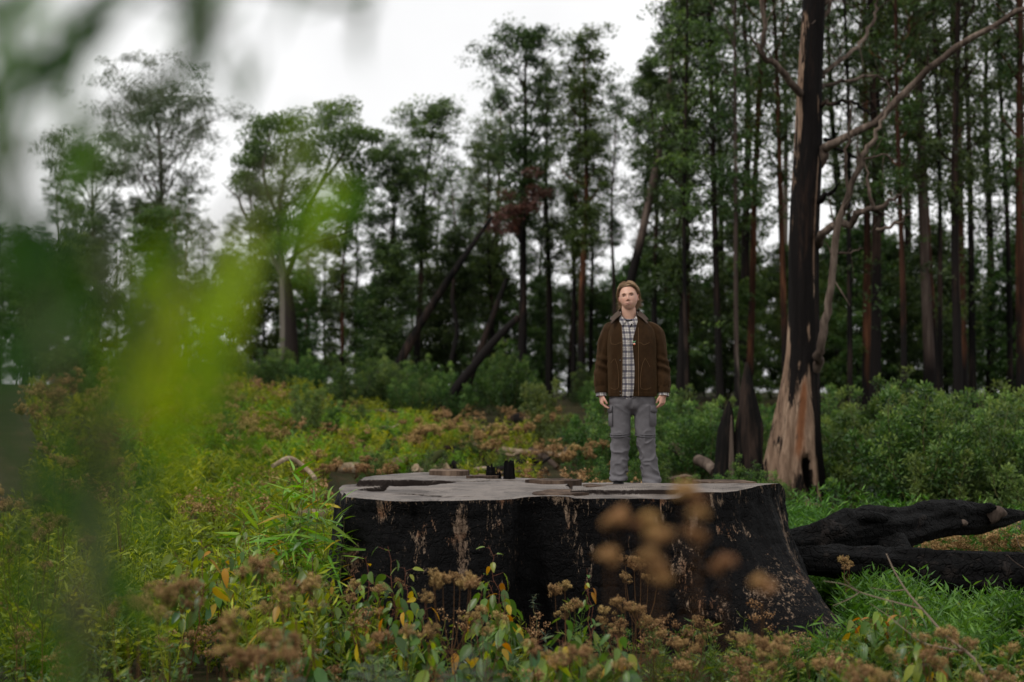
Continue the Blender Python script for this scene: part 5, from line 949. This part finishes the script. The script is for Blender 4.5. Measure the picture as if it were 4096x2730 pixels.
tag(scatter(WL, region(2200, 9.6, 14.2, 3050, 4800, lambda x, y: (x > 1.9) & ~((y > 11.6) & (x / y * FPX + 2048 > 3640)) & (fbm(np.stack([x * 1.1, y * 1.1, x * 0 + 4], -1), 3) > -.22)), .6, 1.55).build('ground_cover', L_GREEN, smooth=False), 'lush bright green ground cover between stump and black logs', kind='stuff')
tag(scatter(WL + WN, region(720, 15.5, 20.5, 3150, 4900), .7, 1.2).build('grassy_weeds', L_GREEN, smooth=False), 'green weeds behind the black logs below the thicket', kind='stuff')
tag(scatter(DM, region(160, 15.0, 18.5, 3500, 4250), .4, .7).build('dry_weeds', L_DRY, smooth=False), 'brown dry weeds between the black logs at the right', kind='stuff')

# ------------------------------------------------------------------ dry seed-head plants, each its own
def seed_head(seed, rr=.06, n=620, q=.0095, mat=L_DRY):
    rng = np.random.RandomState(seed); mb = MB(); m = 16
    for i in range(m):
        a = rng.rand() * 6.3; u = rng.rand() ** .5; c = np.array((math.cos(a) * u * rr, math.sin(a) * u * rr, rr * .55 * (1 - u * u) + .012 * rng.normal())); k = np.linspace(0, 1, 3)[:, None]; mb.tube(np.array((0, 0, -rr * .7)) * (1 - k) + c * k, (.0016, .0012, .0008), 3, cap=False, tint=.05)
        w = n // m; d = unit(rng.normal(size=(w, 3))); P = c + d * (.013 * (rng.rand(w) ** .5))[:, None]
        mb.leaves(P, unit(d + rng.normal(size=(w, 3)) * .5), rng.normal(size=(w, 3)), q * (.6 + .9 * rng.rand(w)), q * .5, np.clip(.45 + .3 * d[:, 2] + .2 * rng.normal(size=w), 0, 1))
    return mb.mesh('seed_head', mat, smooth=False)
HEADP = [seed_head(620 + i, .055, 900, .016, L_DRYP) for i in range(3)]
HEAD = [seed_head(600 + i, .05 + .012 * (i % 3)) for i in range(6)]
def seed_plant(tips, label, group=None, name='dry_seed_plant', hs=(.6, 1.0), bx=None, stem=.0045, heads=None):
    """tips: world points of the seed heads; one stem rises from the ground and branches to them"""
    T = np.array(tips); c = T.mean(0) if bx is None else np.array((*bx, T[:, 2].mean())); b = np.array((c[0], c[1] + .02, float(gz(c[0], c[1])) - .03)); o = thing(name, label, 'plant', b, group)
    fk = np.array((c[0], c[1], b[2] + (T[:, 2].min() - b[2]) * .62)); mb = MB(); k = np.linspace(0, 1, 10)[:, None]
    mb.tube((fk - b) * k + .03 * np.sin(k * 3) * rng.normal(size=3), np.linspace(stem, stem * .75, 10), 6)
    for tp in T:
        j = rng.uniform(.7, 1.); s = (fk - b) * j; k = np.linspace(0, 1, 8)[:, None]; e = tp - b; mb.tube(s + (e - s) * k + (e - s) * np.array((.25, .25, -.12)) * np.sin(k * 3.14), np.linspace(stem * .6, stem * .3, 8), 5)
        h = link('seed_head', (heads or HEAD)[rng.randint(len(heads or HEAD))], o); h.location = Vector(e); h.rotation_euler = (rng.normal() * .25, rng.normal() * .25, rng.rand() * 6.3); f = rng.uniform(*hs); h.scale = (f, f, f)
    nl = 8; az = rng.rand(nl) * 6.3; t = rng.rand(nl) * .6; mb.leaves((fk - b) * t[:, None], np.stack([np.cos(az), np.sin(az), -.3 + 0 * az], -1), rng.normal(size=(nl, 3)), .07, .012, np.full(nl, .3), detail=1, curve=.4)
    mb.build('stem', B_DSTEM, o); return o
def cluster(X, Y, D, n, sx, sy, **k): return [at(X + rng.normal() * sx * 1.05, Y + abs(rng.normal()) * sy * 1.25, D + rng.normal() * .10) for _ in range(max(4, int(n * .8)))]
for X, Y, D, n, sx, sy, lab in ((1060, 2230, 7.6, 9, 45, 60, 'pale blurred seed heads just left of the sapling clump'), (1240, 2330, 7.2, 8, 60, 60, 'hazy tan seed heads in front of the bright narrow-leaved plant'), (1420, 2330, 9.4, 9, 70, 50, 'tan seed heads tangled among the yellowing saplings'),
        (1800, 2300, 8.6, 12, 60, 70, 'big layered tan seed head cluster in the middle of the stump face'), (1990, 2430, 8.4, 6, 50, 40, 'low tan seed heads under the tall middle sapling'), (2280, 2340, 9.4, 5, 45, 50, 'small flat tan seed head before the darkest part of the stump'),
        (2530, 2225, 9.9, 8, 55, 45, 'sharp branched seed head standing before the stump below the blurred ones'), (2470, 2400, 8.9, 11, 80, 60, 'wide brown seed head clump before the right half of the stump'), (2600, 2420, 9.1, 7, 60, 70, 'rust-brown seed stalks right of the wide clump'),
        (2810, 2470, 9.2, 6, 50, 60, 'brown seed heads before the burl on the stump'), (2720, 2580, 8.2, 8, 60, 40, 'low rusty seed heads along the bottom under the burl'), (3020, 2540, 7.8, 9, 70, 50, 'dark reddish seed heads low before the stump root'), (3200, 2600, 7.4, 8, 80, 40, 'brown seed heads at the foot of the stump root'),
        (3780, 2530, 7.6, 6, 45, 30, 'soft tan seed heads on the twig at the lower right'), (3700, 2610, 7.2, 6, 60, 30, 'tan seed heads low in the bottom right'), (4040, 2600, 7.6, 7, 50, 50, 'brown seed plant in the bottom right corner'), (3390, 2230, 12.2, 4, 18, 20, 'small brown seed head poking up before the black log'),
        (70, 1960, 9.0, 11, 70, 90, 'pinkish brown seed heads at the left edge'), (180, 2080, 8.6, 10, 90, 60, 'cream seed heads at the left edge below the pinkish ones'), (260, 1830, 12., 8, 60, 40, 'tan seed heads behind the dark blurred leaves at left'), (420, 1850, 13, 8, 70, 30, 'olive tan seed heads left of the blurred green leaf'),
        (750, 2330, 6.6, 9, 90, 50, 'olive brown seed heads in the lower left tangle'), (900, 2480, 5.8, 9, 110, 60, 'blurred ochre seed heads low in the left tangle'), (560, 2360, 6.4, 8, 80, 60, 'dim seed heads below the dark blurred leaf'), (1180, 2560, 5.4, 8, 70, 50, 'blurred brown seed heads at bottom left of centre'),
        (2160, 2560, 7.4, 7, 80, 50, 'dark brown seed heads at the bottom under the stump'), (1600, 2520, 7.2, 7, 90, 50, 'brown seed heads among ferns at the bottom'), (2400, 2600, 6.8, 8, 90, 40, 'rusty seed heads at the bottom under the wide clump'), (3480, 2690, 6.4, 6, 60, 20, 'dim seed heads at the bottom edge right of the stump root')):
    seed_plant(cluster(X, Y, D, n, sx, sy), lab)
seed_plant([at(*p) for p in ((2435, 2095, 2.5), (2475, 2075, 2.55), (2590, 2080, 2.5), (2620, 2130, 2.5), (2650, 2160, 2.45), (2590, 2230, 2.5), (2620, 2270, 2.5), (2640, 2310, 2.5), (2430, 2230, 2.6), (2560, 2100, 2.52))], 'blurred tan seed heads close to the camera before the stump, taller stalk', hs=(.24, .38), stem=.002, heads=HEADP)
seed_plant([at(*p) for p in ((2730, 1975, 2.4), (2780, 2000, 2.4), (2795, 2060, 2.4), (2785, 2150, 2.45), (2880, 2270, 2.5), (2900, 2260, 2.5), (3030, 2330, 2.6), (3055, 2360, 2.6))], 'blurred tan seed heads close to the camera, reaching over the cut top', hs=(.24, .36), stem=.002, heads=HEADP)
for i in range(15):
    D = rng.uniform(18, 34); X_ = rng.uniform(150, 2350); z0 = float(gz((X_ - 2048) / FPX * D, D)); c = np.array(((X_ - 2048) / FPX * D, D, z0 + rng.uniform(.7, 1.0)))
    seed_plant([c + rng.normal(size=3) * (.22, .22, .12) for _ in range(7)], 'bushy brown plant gone to seed in the clearing behind the stump', 'dry seed plants of the clearing', hs=(1.6, 2.6))

# ------------------------------------------------------------------ saplings with large separate leaves
def leaf_mesh(name, L, W, mat, ovate, curve, tint, fold=.18):
    ts = np.linspace(0, 1, 8); mb = MB(); prof = np.sin(np.pi * ts ** ovate) ** .8 * (1 - .15 * ts); prof[0] = .05; prof[-1] = .0; rows = []
    for t, q in zip(ts, prof):
        m = np.array((0, t * L, -curve * L * t * t)); rows.append([m + (-W * .5 * q, 0, fold * W * q * .5), m + (-W * .25 * q, 0, fold * W * q * .15), m, m + (W * .25 * q, 0, fold * W * q * .15), m + (W * .5 * q, 0, fold * W * q * .5)])
    mb.grid(np.array(rows), tint=tint); return mb.mesh(name, mat)
OV = [leaf_mesh('oval_leaf', .075 + .012 * (i % 3), .040 + .004 * (i % 2), L_SAP if i < 7 else L_YEL, .72, [.25, .1, .4][i % 3], [.05, .2, .35, .5, .6, .75, .95, .3, .8][i]) for i in range(9)]
NL = [leaf_mesh('narrow_leaf', .15 + .02 * (i % 3), .016 + .003 * (i % 2), L_BRIGHT if i < 7 else L_YEL, .6, [.25, .5, .12][i % 3], [.2, .4, .5, .6, .75, .9, .35, .4, .6][i]) for i in range(9)]
GL = [leaf_mesh('grey_leaf', .10, .018, L_FERN, .6, .3, .3 + .3 * i) for i in range(3)]
def put_leaf(o, me, p, axis_, roll, s):
    h = link('leaf', me, o); q = Vector([float(v) for v in axis_]).to_track_quat('Y', 'Z'); h.rotation_mode = 'QUATERNION'; h.rotation_quaternion = q @ Euler((0, roll, 0)).to_quaternion(); h.location = Vector([float(v) for v in p]); h.scale = (s, s, s); return h
def sapling(X, Y, D, nst, spread, label, kind='oval', lf=11, name='eucalyptus_sapling', cat='sapling', s=1.0, stem=B_RSTEM, ybias=.2, lo=.35):
    tp = at(X, Y, D); b = np.array((tp[0], D, float(gz(tp[0], D)) - .03)); o = thing(name, label, cat, b); H = tp[2] - b[2]; mb = MB()
    for i in range(nst):
        a = rng.rand() * 6.3; e = np.array((math.cos(a) * spread * (.2 + rng.rand()), math.sin(a) * spread * .6 * rng.rand(), H * (1 if i == 0 else rng.uniform(.6, .97)))); st = e * np.array((.15, .15, 0)); k = np.linspace(0, 1, 14)[:, None]
        Q = st + (e - st) * k + .05 * H * rng.normal(size=3) * np.sin(k * 3.1) + .012 * rng.normal(size=(14, 3)) * k; mb.tube(Q, np.linspace(.005, .0016, 14), 5)
        for j in range(lf):
            t = lo + (1 - lo) * (j + rng.rand()) / lf; p = np.array([np.interp(t, k[:, 0], Q[:, c]) for c in range(3)]); az = j * 2.5 + rng.normal() * .4
            if kind == 'oval':
                tw = np.array((math.cos(az), math.sin(az), .35)) * rng.uniform(.015, .05) * s; mb.tube(np.array([p, p + tw * .6, p + tw]), (.0016, .0013, .001), 4, cap=False)
                ax = np.array((math.cos(az) * .55, math.sin(az) * .55, -.9 + .6 * rng.rand() + (.5 if t > .93 else 0))); me = OV[7 + rng.randint(2)] if rng.rand() < ybias * (.5 + t) else OV[min(6, max(0, int(rng.normal() * 1.6 + 1 + 4 * t)))]; sz = rng.uniform(.6, 1.15) * (1.1 - .55 * max(0, t - .7) / .3); p = p + tw
            else:
                ax = np.array((math.cos(az), math.sin(az), rng.uniform(-.5, .6) + .9 * max(0, t - .8) * 5)); src = NL if kind == 'narrow' else GL; me = src[7 + rng.randint(2)] if kind == 'narrow' and rng.rand() < ybias * (1 - t) else src[rng.randint(7 if kind == 'narrow' else 3)]; sz = rng.uniform(.55, 1.1)
            put_leaf(o, me, p, ax, rng.normal() * .5, sz * s)
    mb.build('stem', stem, o); return o
for a in ((1470, 2230, 9.9, 3, .14, 'yellow-green oval-leaved sapling at the left corner of the stump'), (1560, 2190, 10.0, 4, .16, 'oval-leaved sapling with orange shoots before the left of the stump'), (1370, 2330, 9.7, 3, .14, 'leafy oval-leaved sapling at the foot of the stump corner'),
          (1490, 2430, 9.3, 4, .22, 'dark oval-leaved sapling low before the left of the stump'), (1640, 2400, 9.4, 3, .14, 'oval-leaved sapling right of the dark low one'), (1945, 2180, 10.0, 3, .07, 'tall oval-leaved sapling with red shoots before the middle of the stump'), (2010, 2330, 9.7, 3, .12, 'drooping oval-leaved sapling right beside the tall one with red shoots'),
          (1900, 2470, 8.9, 3, .18, 'low oval-leaved sapling under the tall one with red shoots'), (1210, 2170, 10.3, 4, .2, 'dark oval-leaved sapling under the bright narrow-leaved plant'), (1080, 2080, 10.4, 4, .24, 'oval-leaved sapling with yellow leaves left of the narrow-leaved plant'), (900, 2130, 10.2, 4, .24, 'oval-leaved sapling half hidden by the blurred leaves'),
          (740, 2160, 9.8, 4, .24, 'oval-leaved sapling behind the dark blurred leaf'), (1130, 2420, 8.6, 3, .2, 'grey-green oval-leaved sapling under the hazy tan seed heads'), (1260, 2480, 8.2, 3, .2, 'oval-leaved sapling in the dark gap left of the ferns'), (3560, 2390, 9.6, 4, .13, 'pale shooting sapling in the grass right of the stump'),
          (3620, 2400, 9.2, 4, .16, 'oval-leaved sapling with orange leaves right of the stump root'), (3430, 2480, 9.5, 3, .12, 'small oval-leaved sapling against the stump root'), (3700, 2560, 8.3, 3, .18, 'oval-leaved sapling low in the bottom right'), (2350, 2270, 10.25, 2, .03, 'thin wisp of a sapling against the darkest part of the stump'),
          (2300, 2470, 9.0, 3, .14, 'low sapling with a yellow leaf under the flat seed head'), (2540, 2540, 8.2, 3, .16, 'green sapling in the rusty seed heads at the bottom'), (2130, 2520, 8.4, 3, .18, 'grey-leaved sapling at the bottom under the stump'), (3500, 2640, 7.8, 3, .14, 'dim oval-leaved sapling at the bottom right of the stump root'), (1700, 2560, 7.8, 3, .2, 'oval-leaved sapling rising behind the ferns')):
    sapling(*a[:5], a[5], lf=8 if a[3] < 3 else 15, ybias=.07, s=1.6 if 'thin' not in a[5] else 1.)
sapling(1120, 1860, 11.0, 9, .26, 'bright green narrow-leaved plant crowding the left end of the stump, taller half', 'narrow', 22, 'narrow_leaved_plant', 'plant', s=1.75, stem=B_STEM, lo=.25)
sapling(1240, 1900, 10.9, 8, .20, 'bright green narrow-leaved plant against the left end of the stump, nearer half', 'narrow', 20, 'narrow_leaved_plant', 'plant', s=1.75, stem=B_STEM, lo=.2)
sapling(1340, 1975, 11.0, 4, .10, 'narrow-leaved shoot reaching over the left edge of the cut top', 'narrow', 16, 'narrow_leaved_plant', 'plant', s=1.6, stem=B_STEM, lo=.3)
sapling(960, 2000, 11.4, 7, .26, 'narrow-leaved plant fading behind the blurred leaves', 'narrow', 16, 'narrow_leaved_plant', 'plant', s=1.6, stem=B_STEM, lo=.2)
sapling(2140, 2370, 9.9, 1, .02, 'tiny grey-leaved shoot before the darkest part of the stump', 'grey', 16, 'small_weed', 'plant', s=.5, stem=B_STEM, lo=.8); sapling(2190, 2520, 9.0, 2, .06, 'grey star-leaved weed at the foot of the stump', 'grey', 18, 'small_weed', 'plant', s=.8, stem=B_STEM, lo=.6)

# ------------------------------------------------------------------ ferns along the bottom
def frond_mesh(seed, L=.7):
    rng = np.random.RandomState(seed); mb = MB(); k = np.linspace(0, 1, 24); Q = np.stack([.04 * np.sin(k * 3) * rng.normal() + 0 * k, k * L * .85, L * (.5 * k - .42 * k ** 2.2)], -1); mb.tube(Q, np.linspace(.0045, .0012, 24), 5, tint=.2)
    for i in range(3, 24, 2):
        for s in (-1, 1):
            pl = L * .30 * math.sin(math.pi * (i / 24) ** .75) + .015; n = max(4, int(pl / .012)); t = (np.arange(n) + .5) / n; ax = unit(np.array((s, .45, -.25))); P = Q[i] + ax * (t * pl)[:, None] - np.array((0, 0, .25 * pl)) * (t ** 2)[:, None]
            for s2 in (-1, 1): mb.leaves(P, np.tile(unit(np.array((s * .35, s2 * 1., -.1))), (n, 1)), np.tile(ax, (n, 1)), .026 * (1 - .75 * t) * (pl / .2 + .35), .0075, np.clip(.4 + .2 * rng.normal(size=n), 0, 1))
    return mb.mesh('frond', L_FERN, smooth=False)
FR = [frond_mesh(700 + i, .65 + .1 * i) for i in range(3)]
for X, Y, D, n, lab in ((1500, 2640, 5.6, 6, 'grey-green fern below the yellowing saplings'), (1750, 2680, 5.2, 6, 'blurred fern at the bottom left of centre'), (2020, 2650, 5.0, 7, 'blurred grey fern at the bottom under the middle of the stump'), (1300, 2700, 5.0, 5, 'fern frond tips at the bottom below the hazy seed heads'), (2280, 2690, 5.4, 5, 'small dim fern right of the blurred grey fern'), (800, 2620, 4.2, 5, 'pale blurred fern in the lower left'), (3260, 2720, 5.6, 4, 'fern tip at the bottom edge below the stump root')):
    tp = at(X, Y, D); g_ = float(gz(tp[0], D)); b = np.array((tp[0], D, tp[2] - .52)); o = thing('fern', lab, 'fern', (b[0], b[1], g_ - .02)); mb = MB(); dz = b[2] - g_
    for i in range(n):
        a = i * 6.283 / n + rng.normal() * .3; st = np.array((math.cos(a + 1.57) * .05, math.sin(a + 1.57) * .05, dz)); k = np.linspace(0, 1, 5)[:, None]; mb.tube(st * k, (.006, .0055, .005, .005, .0045), 5); h = link('frond', FR[i % 3], o); h.location = Vector(st); h.rotation_euler = (R(rng.uniform(28, 58)), 0, a); f = rng.uniform(.75, 1.05); h.scale = (f, f, f)
    mb.build('stalk', B_STEM, o)
# dead twig at the lower right
tw = thing('dead_twig', 'bare forked dead twig arching over the grass right of the stump', 'twig', at(3960, 2725, 8.2)); g = np.array(tw.location); mb = MB()
for pts, r in (([(3960, 2760, 8.2), (3900, 2640, 8.3), (3790, 2550, 8.4), (3700, 2450, 8.5), (3630, 2370, 8.6), (3580, 2290, 8.7), (3545, 2215, 8.8)], (.010, .003)), ([(3690, 2438, 8.5), (3580, 2410, 8.5), (3440, 2370, 8.6), (3380, 2340, 8.6), (3295, 2325, 8.6)], (.006, .002)), ([(3440, 2370, 8.6), (3390, 2400, 8.6), (3330, 2425, 8.6)], (.004, .0015)),
               ([(3620, 2360, 8.6), (3560, 2364, 8.6), (3480, 2352, 8.6)], (.004, .0015)), ([(3850, 2605, 8.3), (3700, 2575, 8.4), (3620, 2520, 8.4), (3560, 2470, 8.5), (3480, 2415, 8.6)], (.005, .0015)), ([(3440, 2370, 8.6), (3400, 2340, 8.5), (3370, 2305, 8.5)], (.003, .001))):
    Q = spline(np.array([at(*p) for p in pts]), 18); mb.tube(Q - g, np.linspace(*r, 18), 6, noise=.2, nf=20)
mb.build('stem', plain('grey_twig', (.16, .12, .085), .9), tw)
tw = thing('dead_twig', 'pale thin dead twigs at the right edge above the black logs', 'twig', at(4096, 2260, 12)); g = np.array(tw.location); mb = MB()
for pts in ([(4140, 2300, 12), (4060, 2250, 12), (4030, 2220, 12)], [(4140, 2300, 12), (4120, 2240, 12), (4080, 2190, 12), (4065, 2145, 12)]): mb = MB(); mb.tube(spline(np.array([at(*p) for p in pts]), 8) - g, np.linspace(.006, .002, 8), 5); mb.build('stem', B_DEAD, tw)

# ------------------------------------------------------------------ leafy sapling right in front of the camera (far out of focus)
FL = [leaf_mesh('foreground_leaf', .085 + .015 * (i % 3), .0095 + .003 * (i % 2), L_FORE, .6, [.2, .35, .1][i % 3], [.0, .12, .3, .5, .75, 1.][i]) for i in range(6)]
def fore(label, stems, leaves, r=.0065, k=1.0):
    stems = [[(p[0], p[1], p[2] * k) for p in st] for st in stems]; leaves = [(q[0], q[1], q[2] * k, *q[3:8], q[8] * k) for q in leaves]
    b = np.array(at(*stems[0][0])); o = thing('foreground_sapling', label, 'sapling', b); mb = MB()
    for st in stems: mb.tube(spline(np.array([at(*p) for p in st]), 16) - b, np.linspace(r, r * .45, 16), 7)
    mb.build('stem', plain('fore_stem', (.09, .08, .045), .7), o)
    for (X, Y, D, n, sx, sy, t, ang, s) in leaves:
        for _ in range(n):
            p = at(X + rng.normal() * sx, Y + rng.normal() * sy, D * rng.uniform(.93, 1.07)); a = R(ang) + rng.normal() * .35; ax = np.array((math.cos(a), .5 * rng.normal(), math.sin(a))); me = FL[int(np.clip(round(t + rng.normal() * .6), 0, 5))]; f = s * rng.uniform(.7, 1.1)
            put_leaf(o, me, p - b - unit(ax) * .05 * f, ax, rng.normal() * .7, f)
# (pixel x, y, distance, count, spread x, y, tint step, hanging angle, size)
fore('far out-of-focus dark leafy twigs hanging in from the upper left corner', [[(-300, -200, 1.1), (300, -160, 1.1), (860, 10, 1.1), (720, 250, 1.1), (480, 450, 1.1), (260, 570, 1.1), (60, 640, 1.1)], [(-300, -200, 1.1), (-120, 300, .95), (20, 620, .9), (70, 900, .9), (190, 1200, .9)], [(300, -160, 1.1), (900, -90, 1.1), (1400, 20, 1.15), (1440, 180, 1.15)], [(800, 60, 1.1), (760, 160, 1.1), (690, 290, 1.1)]],
     [(300, 140, 1.05, 6, 60, 35, .2, 212, 1.3), (190, 210, 1.05, 6, 50, 35, .3, 218, 1.3), (50, 320, 1.0, 7, 50, 45, .2, 230, 1.3), (-20, 420, .95, 4, 30, 40, .3, 240, 1.3), (40, 60, 1., 5, 60, 40, 2., 230, 1.2), (120, 0, 1., 4, 80, 30, 1.5, 215, 1.2), (0, 720, .9, 6, 25, 70, .2, 275, 1.2), (60, 900, .9, 6, 30, 60, .2, 290, 1.2), (150, 1060, .9, 6, 40, 50, .3, 300, 1.2), (230, 1200, .9, 4, 50, 40, .6, 300, 1.1),
      (820, 10, 1.1, 6, 50, 30, .3, 240, 1.1), (780, 140, 1.1, 4, 25, 40, .3, 250, 1.1), (740, 250, 1.1, 3, 25, 30, .4, 235, .9), (985, 330, 1.1, 4, 8, 60, .4, 268, .9), (1440, 150, 1.15, 3, 20, 30, .6, 260, .8), (1290, 0, 1.15, 3, 60, 20, .6, 210, .9), (520, -10, 1.1, 6, 130, 25, .4, 200, 1.1), (230, 500, 1., 4, 40, 30, 2, 280, .8), (330, 740, .9, 2, 20, 20, 2.5, 260, .8), (420, 520, 1.1, 3, 60, 25, .6, 210, .9), (560, 380, 1.1, 2, 30, 30, .6, 225, .8), (290, 640, 1.1, 3, 40, 40, .8, 250, .8)])
fore('out-of-focus leafy green sapling close to the camera at the left', [[(300, 3600, .62), (330, 2600, .62), (430, 1900, .62), (600, 1400, .62), (900, 900, .62), (1250, 620, .64)], [(430, 1900, .62), (250, 1500, .58), (150, 1150, .58)], [(330, 2600, .62), (120, 2200, .58), (30, 1800, .58)], [(600, 1400, .62), (480, 1150, .6), (380, 1000, .6)]],
     [(1220, 640, .74, 3, 60, 40, 3.6, 250, .75), (1200, 820, .72, 4, 60, 60, 3.6, 245, .75), (1290, 900, .72, 2, 40, 40, 3, 250, .7), (620, 1130, .62, 4, 90, 50, 3., 235, .8), (770, 1330, .60, 5, 80, 70, 4.6, 250, .8), (600, 1500, .60, 4, 100, 60, 4.4, 240, .8), (430, 1210, .60, 3, 90, 80, 2.0, 240, .8), (720, 1650, .60, 4, 70, 70, 4., 255, .8),
      (230, 1260, .60, 5, 90, 80, 1., 245, .8), (110, 1460, .58, 4, 70, 90, .6, 250, .8), (920, 1180, .66, 3, 70, 80, 2.2, 240, .7), (930, 1480, .62, 4, 60, 80, 2.0, 260, .7), (700, 1860, .62, 3, 90, 60, 2.4, 255, .7), (350, 1600, .60, 3, 100, 70, 2.0, 245, .8), (10, 1720, .58, 5, 30, 100, .2, 265, .8), (850, 1750, .62, 2, 90, 70, 2.6, 250, .7), (480, 1760, .60, 2, 100, 60, 2.4, 250, .8),
      (230, 1900, .75, 5, 25, 50, .8, 305, 1.), (330, 2060, .75, 5, 25, 50, .6, 305, 1.), (430, 2220, .75, 5, 25, 40, .4, 300, 1.), (520, 2050, .7, 2, 40, 40, 1, 300, .9), (60, 2250, .60, 2, 50, 60, 1., 280, .8), (40, 2500, .58, 3, 50, 80, .4, 265, .8), (220, 2600, .60, 1, 80, 50, .6, 265, .8), (180, 2350, .6, 1, 60, 60, 1, 280, .8)], k=1.4)
